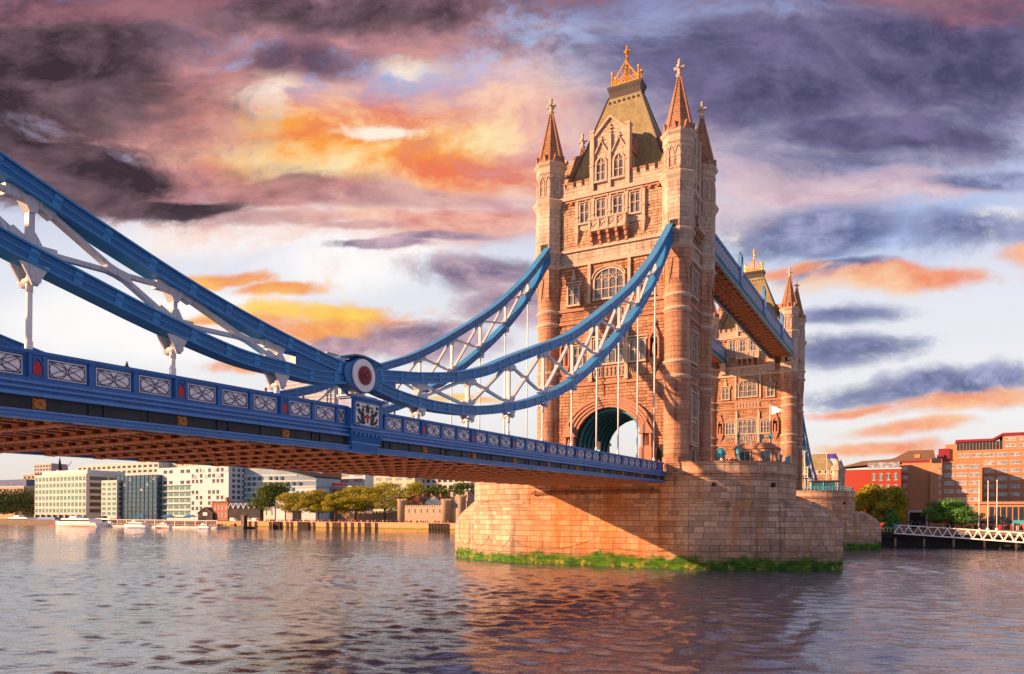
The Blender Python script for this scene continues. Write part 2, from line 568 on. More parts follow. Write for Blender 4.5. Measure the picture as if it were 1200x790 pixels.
M['soffit'] = paint('shade_brown_deck_plate', (0.16, 0.07, 0.04), 0.8, 0.4, 0.3, 0.8)  # darker brown puts the shade between the girders into the colour
M['boss'] = paint('orange_rosette', (0.72, 0.27, 0.05), 0.5, 0.5, 0.2, 14.0)
M['wood'] = paint('old_timber', (0.045, 0.035, 0.03), 0.85, 0.4, 0.2)

# ------------------------------------------------------------------ river and banks
def build_water():
    m, g = new_mat('river_water')
    pos = g.n('ShaderNodeNewGeometry').outputs['Position']
    p2 = g.vm('MULTIPLY', pos, (1.0, 1.0, 0.0))
    # wind ripples: short along the wind, long across it
    rip = g.xyz(g.mul(g.vm('DOT_PRODUCT', p2, (0.87, 0.49, 0), 1), 0.9), g.mul(g.vm('DOT_PRODUCT', p2, (-0.42, 0.91, 0), 1), 2.6))
    a = g.noise(rip, 1.1, 3, 0.55)
    b = g.noise(rip, 3.1, 3, 0.55)
    big = g.noise(p2, 0.035, 3, 0.5)
    h = g.add(g.mul(a, 0.7), g.mul(b, 0.3))
    amp = g.step(big, 0.35, 0.65, 0.55, 1.0)
    bp = g.n('ShaderNodeBump', {'Height': g.mul(h, amp), 'Distance': 0.07, 'Strength': 0.9})
    n2 = g.noise(p2, 0.05, 3, 0.5)
    col = g.mix(n2, (0.075, 0.095, 0.15, 1), (0.09, 0.095, 0.13, 1))
    p = g.n('ShaderNodeBsdfPrincipled', {'Base Color': col, 'Roughness': 0.05, 'IOR': 3.7, 'Specular IOR Level': 0.7, 'Specular Tint': (0.94, 0.97, 1.0, 1)})
    g.nt.links.new(bp.outputs[0], p.inputs['Normal'])
    o = g.n('ShaderNodeOutputMaterial')
    g.nt.links.new(p.outputs[0], o.inputs[0])

    def axis(lo, hi, c, d0, k):
        """coordinates whose spacing grows away from the stretch of river by the bridge"""
        up, x, d = [c], c, d0
        while x < hi:
            x += d; d = min(d * k, 60); up.append(x)
        dn, x, d = [], c, d0
        while x > lo:
            x -= d; d = min(d * k, 60); dn.append(x)
        return np.array(dn[::-1] + up)
    X = axis(-1500, 1500, 12, 0.20, 1.0048)
    Y = axis(-170, 199.5, -68, 0.15, 1.0072)
    gx, gy = np.meshgrid(X, Y)
    dx = np.gradient(X)[None, :]; dy = np.gradient(Y)[:, None]
    cell = np.maximum(dx, dy)
    rng = np.random.default_rng(5)
    z = np.zeros_like(gx)
    lam = 0.45 * (3.4 / 0.45) ** rng.random(110)
    ang = R(112) + rng.normal(0, 0.65, 110)
    for l, t in zip(lam, ang):
        k = 2 * PI / l
        amp = 0.0043 * l ** 0.85
        ph = k * (gx * math.cos(t) + gy * math.sin(t)) + rng.random() * 6.28
        fade = np.clip((l / cell - 2.2) / 2.0, 0, 1)
        s = np.sin(ph)
        z += fade * amp * (s + 0.25 * np.cos(2 * ph))
    mod = 0.75 + 0.45 * np.sin(gx * 0.045 + 1.3 * np.sin(gy * 0.03)) * np.sin(gy * 0.06 + 0.7)
    z *= mod
    nx, ny = len(X), len(Y)
    v = np.stack([gx, gy, z], -1).reshape(-1, 3)
    i = np.arange(nx * ny).reshape(ny, nx)
    q = np.stack([i[:-1, :-1], i[:-1, 1:], i[1:, 1:], i[1:, :-1]], -1).reshape(-1, 4)
    me = bpy.data.meshes.new('river')
    me.vertices.add(len(v)); me.vertices.foreach_set('co', v.ravel())
    me.loops.add(q.size); me.loops.foreach_set('vertex_index', q.ravel().astype(np.int32))
    me.polygons.add(len(q))
    me.polygons.foreach_set('loop_start', np.arange(0, q.size, 4, dtype=np.int32))
    me.polygons.foreach_set('loop_total', np.full(len(q), 4, dtype=np.int32))
    me.polygons.foreach_set('use_smooth', np.ones(len(q), bool))
    me.update(); me.validate()
    me.materials.append(m)
    o = link('river_water', me)
    o['kind'] = 'structure'


build_water()

M['earth'] = paint('paved_bank', (0.20, 0.17, 0.14), 0.9, 0.4, 0.3, 0.2)
M['grass'] = paint('lawn', (0.06, 0.10, 0.025), 0.9, 0.4, 0.1, 0.5)
mb = MB()
mb.face([(-2500, 199.0, 3.9), (3000, 199.0, 3.9), (3000, 6000, 3.9), (-2500, 6000, 3.9)])
mb.face([(-2500, 199.0, -3), (3000, 199.0, -3), (3000, 199.0, 3.9), (-2500, 199.0, 3.9)])
o = mb.build('north_bank_ground', M['earth']); o['kind'] = 'structure'
mb = MB()
mb.face([(-2500, -170, 3.6), (3000, -170, 3.6), (3000, -108, 3.6), (-2500, -108, 3.6)][::1])
mb.face([(-2500, -6000, 3.6), (3000, -6000, 3.6), (3000, -170, 3.6), (-2500, -170, 3.6)])
mb.face([(3000, -108, -3), (-2500, -108, -3), (-2500, -108, 3.6), (3000, -108, 3.6)][::-1])
o = mb.build('south_bank_ground', M['earth']); o['kind'] = 'structure'


# ------------------------------------------------------------------ river piers
def pier_material():
    m, g = new_mat('pier_granite')
    uv = g.n('ShaderNodeTexCoord').outputs['UV']
    pos = g.n('ShaderNodeNewGeometry').outputs['Position']
    z = g.sep(pos)[2]
    br = g.n('ShaderNodeTexBrick', {'Vector': uv, 'Color1': (0.42, 0.34, 0.27, 1), 'Color2': (0.68, 0.56, 0.45, 1), 'Mortar': (0.11, 0.075, 0.055, 1),
                                    'Scale': 1.0, 'Mortar Size': 0.026, 'Mortar Smooth': 0.2, 'Bias': 0.0, 'Brick Width': 1.75, 'Row Height': 0.74})
    br2 = g.n('ShaderNodeTexBrick', {'Vector': uv, 'Color1': (0.88, 0.84, 0.84, 1), 'Color2': (1.05, 0.98, 0.9, 1), 'Mortar': (1, 1, 1, 1),
                                     'Scale': 1.0, 'Mortar Size': 0.0, 'Bias': 0.1, 'Brick Width': 1.75, 'Row Height': 0.74})
    for nd in (br, br2):
        nd.squash = 0.7
        nd.squash_frequency = 3
    col = g.mix(1.0, br.outputs['Color'], br2.outputs['Color'], 'MULTIPLY')
    n1 = g.noise(pos, 0.25, 5, 0.6)
    n2 = g.noise(pos, 3.0, 6, 0.65)
    st = g.noise(g.vm('MULTIPLY', pos, (1.0, 1.0, 0.09)), 0.9, 6, 0.62)
    col = g.mix(g.step(n2, 0.3, 0.75, 0.0, 0.5), col, (0.25, 0.17, 0.13, 1))
    col = g.mix(g.step(st, 0.48, 0.70, 0.0, 0.68), col, (0.11, 0.07, 0.05, 1))
    col = g.mix(g.step(n1, 0.5, 0.7, 0.0, 0.25), col, (0.42, 0.22, 0.13, 1))
    ru = g.noise(g.vm('MULTIPLY', pos, (0.55, 0.55, 0.07)), 1.0, 5, 0.6)
    col = g.mix(g.step(ru, 0.46, 0.66, 0.0, 0.6), col, (0.50, 0.25, 0.10, 1))
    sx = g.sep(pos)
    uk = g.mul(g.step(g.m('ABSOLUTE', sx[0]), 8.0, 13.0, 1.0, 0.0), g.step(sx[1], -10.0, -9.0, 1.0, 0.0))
    col = g.mix(g.mul(uk, g.step(g.add(st, n1), 0.75, 1.2, 0.45, 1.0)), col, (1.12, 0.66, 0.34, 1), 'MULTIPLY')  # orange of the sunlit face under the deck, tinted into the stone
    # tide marks: a dark damp band, then weed
    zz = g.add(z, g.mul(g.sub(n1, 0.5), 1.2))
    ne = g.noise(g.vm('MULTIPLY', pos, (0.7, 0.7, 1.5)), 1.3, 7, 0.68)
    edge = g.add(z, g.add(g.mul(g.sub(ne, 0.5), -2.0), g.mul(g.sub(g.noise(pos, 0.28, 3, 0.5), 0.5), -2.2)))
    col = g.mix(g.step(zz, 1.6, 3.4, 0.35, 0.0), col, (0.16, 0.13, 0.08, 1))
    weed = g.mix(g.step(g.noise(g.vm('MULTIPLY', pos, (0.6, 0.6, 2.2)), 1.2, 6, 0.65), 0.36, 0.66), (0.014, 0.070, 0.003, 1), (0.055, 0.175, 0.006, 1))
    nw = g.noise(pos, 0.8, 6, 0.7)
    weed = g.mix(g.mul(g.step(nw, 0.50, 0.66), g.step(z, 0.3, 1.2, 1.0, 0.2)), weed, (0.30, 0.27, 0.05, 1))
    f = g.step(edge, 0.95, 1.8, 1.0, 0.0)
    bald = g.m('MULTIPLY', g.step(nw, 0.60, 0.72, 0.0, 0.8), g.step(z, 0.2, 0.7, 1.0, 0.6))
    f = g.m('MULTIPLY', f, g.sub(1.0, bald))
    col = g.mix(f, col, weed)
    h = g.add(g.mul(br.outputs['Fac'], -1.0), g.add(g.mul(n2, 0.5), g.mul(f, g.mul(ne, 0.1))))
    finish(g, col, 0.82, h, 0.05, 1.0, spec=0.3)
    return m


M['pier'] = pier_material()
M['rust'] = paint('rusty_iron', (0.30, 0.12, 0.055), 0.8, 0.5, 0.4, 2.0)
RP, CX, NOSE = 10.65, 12.2, 28.4


def pier_outline(kind, n=14):
    """one turn, counter-clockwise from the south-west corner of the straight south wall"""
    q = []
    for k in range(n + 1):
        t = k / n
        if kind == 'up':
            a = -PI / 2 + t * PI / 2
            q.append((CX + RP * math.cos(a), RP * math.sin(a)))
        else:
            p0, p1, p2 = (CX, -RP), (20.6, -7.6), (NOSE, 0)
            q.append(tuple((1 - t) ** 2 * p0[i] + 2 * t * (1 - t) * p1[i] + t * t * p2[i] for i in (0, 1)))
    XS = (-CX, -9.5, -4.5, 0, 4.5, 9.5)
    out = [(x, -RP) for x in XS] + q
    east = q[::-1]
    out += [(x, -y) for x, y in east[1:]]
    out += [(-x, RP) for x in XS[1:]]
    out += [(-x, -y) for x, y in q]
    out += [(-x, y) for x, y in east[1:-1]]
    return out


def ring(mb, z0, z1, o0, o1, cut=None, half=1):
    """a band round the upper outline from offset o0 to o1"""
    up = pier_outline('up')
    n = len(up)
    def off(p, d):
        x, y = p
        ax = max(min(x, CX), -CX)
        v = Vector((x - ax, y)).normalized()
        return (x + v.x * d, y + v.y * d)
    for i in range(n):
        a, b = up[i], up[(i + 1) % n]
        if half * (a[0] + b[0]) < 0:
            continue
        if cut and abs(a[1]) > RP - 0.01 and abs(b[1]) > RP - 0.01 and max(abs(a[0]), abs(b[0])) <= cut:
            continue
        A0, B0, A1, B1 = off(a, o0), off(b, o0), off(a, o1), off(b, o1)
        mb.face([(*A1, z0), (*B1, z0), (*B1, z1), (*A1, z1)])
        mb.face([(*B0, z0), (*A0, z0), (*A0, z1), (*B0, z1)])
        mb.face([(*A1, z1), (*B1, z1), (*B0, z1), (*A0, z1)])
        mb.face([(*A0, z0), (*B0, z0), (*B1, z0), (*A1, z0)])


def build_pier():
    t = thing('bridge_pier', 'granite river pier with green weed at the tide line, under the nearer tower', 'pier')
    lo, up = pier_outline('low'), pier_outline('up')
    n = len(lo)
    def cum(o):
        s = [0.0]
        for i in range(n):
            a, b = o[i], o[(i + 1) % n]
            s.append(s[-1] + math.hypot(b[0] - a[0], b[1] - a[1]))
        return s
    sl, su = cum(lo), cum(up)
    rows = []                              # (outline, z, v, s)
    for z in (-2.0, 0.0, 2.2, 4.3):
        rows.append((lo, z, z, sl))
    v = 4.3
    prev = None
    for k in range(1, 9):
        ph = k / 8 * PI / 2
        e = math.cos(ph)
        z = 4.3 + 4.2 * math.sin(ph)
        o = [(u[0] + (l[0] - u[0]) * e, u[1] + (l[1] - u[1]) * e) for l, u in zip(lo, up)]
        v += 0.84
        rows.append((o, z, v, sl))
    rows.append((up, 8.5, v, su))
    for z in (10.2, 11.9):
        rows.append((up, z, v + z - 8.5, su))
    mb = MB()
    mb.smooth = False
    for (o0, z0, v0, s0), (o1, z1, v1, s1) in zip(rows, rows[1:]):
        if z0 == z1:
            continue
        for i in range(n):
            j = (i + 1) % n
            if math.dist(o0[i], o0[j]) < 1e-6:
                continue
            s = s1 if s0 is not s1 else s0
            mb.face([(*o0[i], z0), (*o0[j], z0), (*o1[j], z1), (*o1[i], z1)],
                    [(s[i], v0), (s[i + 1], v0), (s[i + 1], v1), (s[i], v1)])
    mb.face([(x, y, 11.9) for x, y in up])
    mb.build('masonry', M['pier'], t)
    for half in (-1, 1):
        mb = MB()
        ring(mb, 11.9, 12.88, -0.55, 0.0, 9.5, half)
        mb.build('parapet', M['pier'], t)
    for nm, z0, z1, i0, ov in (('coping', 12.88, 13.07, -.6, .08), ('moulding', 11.55, 11.75, -.3, .16), ('moulding', 11.28, 11.45, -.3, .22)):
        for half in (-1, 1):
            mb = MB()
            ring(mb, z0, z1, i0, ov, 9.5, half)
            mb.build(nm, M['ashlar'], t)
    # mooring chains hung in swags above the weed
    mb = MB()
    pts = [p for p in lo]
    for a0, a1 in ((0, 3), (3, 6), (6, 10), (10, 14), (14, 18), (18, 20)):
        seg = []
        i0, i1 = a0, a1
        m = 12
        for k in range(m + 1):
            f = i0 + (i1 - i0) * k / m
            i = min(int(f), n - 1); fr = f - i
            p, q = lo[i], lo[(i + 1) % n]
            x, y = p[0] + (q[0] - p[0]) * fr, p[1] + (q[1] - p[1]) * fr
            nx, ny = (0, -1) if abs(y) > RP - 0.01 else Vector((x - math.copysign(8, x), y * 1.6)).normalized()
            seg.append((x + nx * 0.08, y + ny * 0.08, 2.0 + 1.5 * (2 * k / m - 1) ** 2))
        mb.tube(seg, 0.024, 5, False)
    for i0, i1 in ((-4, 0), (-8, -4), (-12, -8)):
        seg = []
        for k in range(13):
            f = i0 + (i1 - i0) * k / 12
            i = math.floor(f); fr = f - i
            p, q = lo[i % n], lo[(i + 1) % n]
            x, y = p[0] + (q[0] - p[0]) * fr, p[1] + (q[1] - p[1]) * fr
            nx, ny = Vector((x - math.copysign(8, x), y * 1.6)).normalized()
            seg.append((x + nx * 0.08, y + ny * 0.08, 2.0 + 1.5 * (k / 6 - 1) ** 2))
        mb.tube(seg, 0.024, 5, False)
    mb.build('mooring_chain', M['rust'], t)
    mb = MB()
    mb.box(-9.0, 8.5, -11.0, -10.6, 9.25, 9.6)
    for k in range(8):
        mb.box(-8.6 + k * 2.3, -8.35 + k * 2.3, -11.05, -10.6, 9.15, 9.72)
    mb.build('bearing_beam', M['rust'], t)
    for x, y in ((15.2, -10.1), (21.2, -5.9)):
        mb = MB()
        mb.box(x - .22, x + .22, y - .2, y + .4, 10.0, 10.5)
        mb.build('drain_opening', M['dark'], t)
    return t


pier = build_pier()
pier_n = copy_tree(pier, (0, 88.03, 0), None, 'granite river pier under the farther tower, seen past the nose of the nearer pier')

# ------------------------------------------------------------------ the two towers
TZ = 11.9                                   # floor of the tower, on the pier
WY, WX = 5.95, 9.62                         # wall planes (south / north, east / west)
TX, TY = 9.15, 5.45                         # turret centres
RZ = [PI, 0.0, -PI / 2, PI / 2]             # a facade is drawn looking out along +y, then turned: S, N, E, W


def fT(k):
    return Matrix.Translation((0, 0, -TZ)) @ Matrix.Rotation(RZ[k], 4, 'Z')


def wall_d(k): return WY if k < 2 else WX


def arch_pts(w, zs, h, n=12, pw=0.92):
    out = []
    for k in range(n + 1):
        t = PI - PI * k / n
        c, s = math.cos(t), math.sin(t)
        out.append((w * c, zs + h * abs(s) ** pw * (1 if s >= 0 else -1)))
    out[0] = (-w, zs); out[-1] = (w, zs)
    return out


def pointed(w, zs, h, n=6):
    """two arcs meeting in a point"""
    L = []
    for k in range(n + 1):
        t = k / n
        L.append((-w + w * (1 - math.cos(t * PI / 2.6)) / (1 - math.cos(PI / 2.6)), zs + h * math.sin(t * PI / 2.6) / math.sin(PI / 2.6)))
    return L + [(-x, z) for x, z in L[::-1][1:]]


WIN = {}


def window_mesh(w, h, lights, transom=True, kind='square', hood=True, depth=0.30):
    key = (w, h, lights, transom, kind, hood)
    if key in WIN:
        return WIN[key]
    f = MB(); p = MB()
    hw = w / 2
    if kind == 'arch':
        zs = h * 0.62
        head = arch_pts(hw, zs, h - zs, 10, 0.95)
    elif kind == 'point':
        zs = h * 0.66
        head = pointed(hw, zs, h - zs, 5)
    else:
        zs = h
        head = [(-hw, h), (hw, h)]
    outline = [(-hw, 0)] + head + [(hw, 0)]
    p.slab(outline, 0.02, 0.07)
    line = [(-hw - .09, -0.1)] + [(x * (1 + .18 / w), z + (0.09 if kind == 'square' else 0.06)) for x, z in head] + [(hw + .09, -0.1)]
    f.rib(line, 0.24, 0.0, depth)
    f.box(-hw - .3, hw + .3, 0.0, depth + .1, -.30, -.06)
    lw = w / lights
    for i in range(1, lights):
        x = -hw + i * lw
        top = h if kind == 'square' else np.interp(x, [q[0] for q in head], [q[1] for q in head])
        f.box(x - .06, x + .06, 0.0, depth * .7, 0, top)
    if transom:
        zt = zs * 0.52
        f.box(-hw, hw, 0.0, depth * .62, zt - .06, zt + .06)
    lz = zs - (lw * 0.55 if kind == 'square' else 0.0)
    for i in range(lights):                  # pointed light heads
        x0 = -hw + (i + .5) * lw
        f.rib([(x0 + a, b) for a, b in pointed(lw * .44, lz - lw * .18, lw * .55, 4)], 0.08, 0.0, depth * .6)
        if kind == 'square':
            f.box(x0 - lw / 2, x0 - lw * .36, 0, depth * .55, lz + lw * .1, h); f.box(x0 + lw * .36, x0 + lw / 2, 0, depth * .55, lz + lw * .1, h)
    if kind != 'square' and lights > 1:
        for i in range(lights - 1):
            x0 = -hw + (i + 1) * lw
            f.rib([(x0 + a, b) for a, b in pointed(lw * .46, zs + lw * .15, lw * .6, 4)], 0.07, 0.0, depth * .6)
    if hood:
        zt = h + .42
        if kind == 'square':
            f.box(-hw - .42, hw + .42, 0, depth + .14, zt - .1, zt + .08)
            f.box(-hw - .42, -hw - .26, 0, depth + .1, zt - .55, zt - .1); f.box(hw + .26, hw + .42, 0, depth + .1, zt - .55, zt - .1)
        else:
            f.rib([(x * (1 + .62 / w), z + .3) for x, z in head], 0.14, 0.0, depth + .14)
    WIN[key] = (f.mesh('window', M['trim']), p.mesh('pane', M['win']))
    return WIN[key]


def add_window(t, k, u, z, *spec, **kw):
    fm, pm = window_mesh(*spec, **kw)
    loc = Matrix.Rotation(RZ[k], 4, 'Z') @ Vector((u, wall_d(k) + kw.get('off', 0.0), 0))
    o = link('window', fm, t, (loc.x, loc.y, z - TZ), RZ[k])
    link('pane', pm, o)
    return o


def build_tower():
    t = thing('bridge_tower', 'nearer stone bridge tower with four spired turrets, carrying the blue chains on its near side', 'tower', (0, 0, TZ))
    PIN, ZIN, HIN = 4.9, 15.5, 5.5           # the road arch
    # ---- walls
    w = MB(Matrix.Translation((0, 0, -TZ)))
    for k in range(4):
        w.T = fT(k)
        d = wall_d(k); hw = TX - .2 if k < 2 else TY - .2
        if k < 2:
            w.mat = 0
            ar = [(-PIN, TZ)] + arch_pts(PIN, ZIN, HIN, 16) + [(PIN, TZ)]
            for a, b in zip(ar, ar[1:]):
                if abs(a[0] - b[0]) > 1e-6:
                    w.face([(a[0], d, a[1]), (b[0], d, b[1]), (b[0], d, 24.6), (a[0], d, 24.6)][::-1])
            for s in (-1, 1):
                x0, x1 = sorted((s * PIN, s * hw))
                w.face([(x0, d, TZ), (x1, d, TZ), (x1, d, 24.6), (x0, d, 24.6)][::-1])
        else:
            w.mat = 0
            w.face([(-hw, d, TZ), (hw, d, TZ), (hw, d, 24.6), (-hw, d, 24.6)][::-1])
        w.mat = 0
        w.face([(-hw, d, 24.6), (hw, d, 24.6), (hw, d, 40.8), (-hw, d, 40.8)][::-1])
        w.mat = 1
        w.face([(-hw, d, 40.8), (hw, d, 40.8), (hw, d, 42.8), (-hw, d, 42.8)][::-1])
        w.mat = 2
        w.face([(-hw, d, 42.8), (hw, d, 42.8), (hw, d, 50.2), (-hw, d, 50.2)][::-1])
    w.T = Matrix.Translation((0, 0, -TZ)); w.mat = 1
    w.face([(-9.4, -5.8, 50.2), (9.4, -5.8, 50.2), (9.4, 5.8, 50.2), (-9.4, 5.8, 50.2)])
    w.build('wall', [M['rubble'], M['ashlar_pale'], M['rubble_pale']], t)
    # ---- the road tunnel with its steel ribs
    mb = MB(Matrix.Translation((0, 0, -TZ)))
    ar = [(-PIN, TZ)] + arch_pts(PIN, ZIN, HIN, 16) + [(PIN, TZ)]
    for a, b in zip(ar, ar[1:]):
        mb.face([(a[0], -WY, a[1]), (a[0], WY, a[1]), (b[0], WY, b[1]), (b[0], -WY, b[1])][::-1])
    lining = mb.build('tunnel_lining', M['iron'], t)
    for i in range(8):
        y = -4.9 + i * 1.4
        mb = MB(Matrix.Translation((0, 0, -TZ)))
        mb.rib([(x * .965, z - .12 if z > ZIN else z) for x, z in ar], 0.34, y, y + .22)
        mb.build('steel_rib', M['teal'], lining)
    # ---- portals, south and north
    for k in (0, 1):
        p = MB(fT(k))
        for i, (o, dep) in enumerate(((0.25, .12), (.62, .26), (1.0, .40), (1.38, .52))):
            p.rib([(x * (1 + o / PIN), z + o * .9 if z > ZIN else z) for x, z in arch_pts(PIN, ZIN, HIN, 16)], 0.36, WY - .3, WY + dep)
        p.build('portal_arch', M['trim_red'], t)
        for s in (-1, 1):
            q = MB(fT(k))
            q.box(s * 5.5 - .85, s * 5.5 + .85, WY - .1, WY + .95, TZ, 15.2)
            q.taper(s * 5.5 - .85, s * 5.5 + .85, WY - .1, WY + .95, 15.2, s * 5.5 - .7, s * 5.5 + .7, WY - .1, WY + .8, 15.6)
            q.box(s * 5.5 - .68, s * 5.5 - .42, WY - .1, WY + .72, 15.6, 17.3); q.box(s * 5.5 + .42, s * 5.5 + .68, WY - .1, WY + .72, 15.6, 17.3)
            q.box(s * 5.5 - .42, s * 5.5 + .42, WY - .1, WY + .25, 15.6, 17.3)
            q.slab([(s * 5.5 - 1.0, 17.2), (s * 5.5 + 1.0, 17.2), (s * 5.5, 18.9)], WY - .1, WY + .85)
            q.tube([(s * 5.5, WY + .5, 15.6), (s * 5.5, WY + .5, 16.4), (s * 5.5, WY + .5, 16.9)], .3, 7, r2=.16)
            q.build('gabled_niche', M['trim_red'], t)
            q = MB(fT(k))
            q.slab([(s * 7.35 + a, b) for a, b in [(-.62, TZ)] + pointed(.62, 14.7, 1.1) + [(.62, TZ)]], WY - .05, WY + .03)
            q.build('foot_passage', M['dark'], t)
    # ---- bands, cornices
    for z0, z1, ov, mt in ((24.15, 24.5, .16, 'trim_red'), (32.7, 33.0, .20, 'trim_red'), (34.45, 34.8, .24, 'trim_red'),
                           (40.55, 41.0, .30, 'trim'), (42.6, 43.0, .30, 'trim'), (49.45, 49.75, .22, 'trim_red'), (49.75, 50.25, .42, 'trim')):
        b = MB()
        for k in range(4):
            b.T = fT(k)
            hw = TX - .9 if k < 2 else TY - .9
            b.box(-hw, hw, wall_d(k) - .2, wall_d(k) + ov, z0, z1)
            if z0 == 49.45:
                n = 15 if k < 2 else 8
                for i in range(n):
                    x = -hw + .4 + (2 * hw - .8) * i / (n - 1)
                    b.box(x - .16, x + .16, wall_d(k) - .1, wall_d(k) + .34, 49.15, 49.47)
        b.build('string_course', M[mt], t)
    # ---- crenellated parapets
    for k in range(4):
        hw = TX - 1.5 if k < 2 else TY - 1.5
        dw = 2.7 if k < 2 else 1.9
        d = wall_d(k)
        for s in (-1, 1):
            b = MB(fT(k))
            x0, x1 = (dw, hw) if s > 0 else (-hw, -dw)
            b.mat = 0
            b.box(x0, x1, d - .45, d + .08, 50.25, 51.45)
            n = 4 if k < 2 else 1
            step = (x1 - x0) / n
            for i in range(n):
                c = x0 + (i + .5) * step
                b.mat = 0
                b.box(c - step * .3, c + step * .3, d - .45, d + .08, 51.45, 52.1)
                b.mat = 1
                b.box(c - step * .34, c + step * .34, d - .5, d + .14, 52.1, 52.3)
                b.box(c + step * .32, min(c + step * .68, x1), d - .5, d + .14, 51.4, 51.56)
            b.build('parapet', [M['ashlar_pale'], M['trim_red']], t)
    # ---- windows
    for k in range(4):
        ns = k < 2
        for u in ((-3.6, -1.2, 1.2, 3.6) if ns else (-1.0, 1.0)):
            add_window(t, k, u, 46.4, 1.3, 2.65, 2, True, 'square', True)
        if ns:
            add_window(t, k, 0, 35.75, 4.1, 3.85, 4, True, 'arch', True)
            for s in (-1, 1):
                add_window(t, k, s * 5.2, 35.45, 1.55, 2.55, 2, True, 'square', True)
                add_window(t, k, s * 4.05, 26.95, 2.0, 2.7, 3, True, 'square', True)
            add_window(t, k, 0, 26.95, 4.1, 3.2, 4, True, 'square', True)
        else:
            add_window(t, k, 0, 36.0, 2.4, 3.0, 3, True, 'square', True)
            add_window(t, k, 0, 27.2, 2.6, 3.6, 3, True, 'square', True)
            add_window(t, k, 0, 16.6, 2.4, 2.4, 3, True, 'square', False)
            add_window(t, k, 0, 19.9, 2.4, 2.8, 3, True, 'square', True)
    # ---- carved work: pilasters, niches, bands, finials
    for k in range(4):
        ns = k < 2
        d = wall_d(k)
        for u in ((-4.75, -2.4, 0, 2.4, 4.75) if ns else (-2.1, 0, 2.1)):
            b = MB(fT(k))
            b.box(u - .2, u + .2, d, d + .36, 45.4, 49.3)
            b.box(u - .26, u + .26, d, d + .46, 47.1, 47.35)
            if abs(u) > 4 or not ns and abs(u) > 1:
                b.box(u - .3, u + .3, d, d + .52, 45.0, 45.6)
                b.taper(u - .08, u + .08, d, d + .15, 43.7, u - .28, u + .28, d, d + .48, 45.0)
            b.build('pilaster', M['trim'], t)
        b = MB(fT(k))
        b.box(-4.6 if ns else -1.9, 4.6 if ns else 1.9, d, d + .12, 45.3, 46.1)
        b.build('window_sill_band', M['trim'], t)
        if ns:
            for s in (-1, 1):
                b = MB(fT(k)); u = s * 2.85
                b.box(u - .2, u + .2, d, d + .34, 35.2, 40.3)
                b.taper(u - .26, u + .26, d, d + .4, 40.0, u - .05, u + .05, d, d + .12, 41.2)
                b.build('pilaster', M['trim'], t)
                b = MB(fT(k)); u = s * 5.2
                b.taper(u - .35, u + .35, d, d + .34, 38.7, u - .06, u + .06, d, d + .16, 39.9)
                b.box(u - .28, u + .28, d, d + .3, 39.15, 39.4)
                b.tube([(u, d + .1, 39.7), (u, d + .1, 40.2)], .16, 6)
                b.build('window_finial', M['trim'], t)
                b = MB(fT(k)); u = s * 2.55
                b.box(u - .24, u + .24, d, d + .4, 24.6, 31.6)
                b.taper(u - .24, u + .24, d, d + .4, 31.6, u - .04, u + .04, d, d + .1, 32.6)
                b.build('pilaster', M['trim'], t)
        hw = 2.9 if ns else 2.0              # carved friezes
        for z0, z1, hh in ((25.0, 26.6, hw if not ns else 2.3), (33.05, 34.4, hw)):
            n = 8
            b = MB(fT(k))
            b.box(-hh, hh, d, d + .14, z0, z1)
            for i in range(n):
                u = -hh + (i + .5) * 2 * hh / n
                b.rib([(u - .13 + a, c) for a, c in ((0, z0 + .25), (.26, (z0 + z1) / 2), (0, z1 - .25))], .1, d + .1, d + .28)
                b.rib([(u + .13 + a, c) for a, c in ((0, z0 + .25), (-.26, (z0 + z1) / 2), (0, z1 - .25))], .1, d + .1, d + .28)
                b.box(u - .09, u + .09, d + .1, d + .3, (z0 + z1) / 2 - .09, (z0 + z1) / 2 + .09)
            b.build('carved_frieze', M['carve'], t)
        if ns:
            for s in (-1, 1):
                b = MB(fT(k))
                b.box(s * 4.05 - 1.2, s * 4.05 + 1.2, d, d + .12, 25.2, 26.5)
                for i in range(4):
                    u = s * 4.05 - .9 + i * .6
                    b.rib([(u - .2, 25.4), (u, 26.2), (u + .2, 25.4)], .1, d + .1, d + .26)
                b.build('carved_frieze', M['carve'], t)
        if ns:
            for s in (-1, 1):                # statue niches
                b = MB(fT(k))
                u = s * 6.35
                b.mat = 0
                b.rib([(u + a, c) for a, c in [(-.62, 27.0)] + pointed(.62, 29.2, 1.1) + [(.62, 27.0)]], .22, d, d + .5)
                b.slab([(u - .85, 29.6), (u + .85, 29.6), (u, 31.5)], d, d + .3)
                b.tube([(u, d + .25, 31.3), (u, d + .25, 32.1)], .14, 6, r2=.05)
                b.box(u - .75, u + .75, d, d + .62, 26.75, 27.0)
                b.taper(u - .12, u + .12, d, d + .1, 25.2, u - .7, u + .7, d, d + .58, 26.75)
                b.tube([(u, d + .28, 27.0), (u, d + .28, 28.2), (u, d + .28, 28.9)], .3, 7, r2=.16)
                b.mat = 1
                b.slab([(u + a, c) for a, c in [(-.52, 27.0)] + pointed(.52, 29.2, .9) + [(.52, 27.0)]], d + .02, d + .05)
                b.build('statue_niche', [M['trim_red'], M['dark']], t)
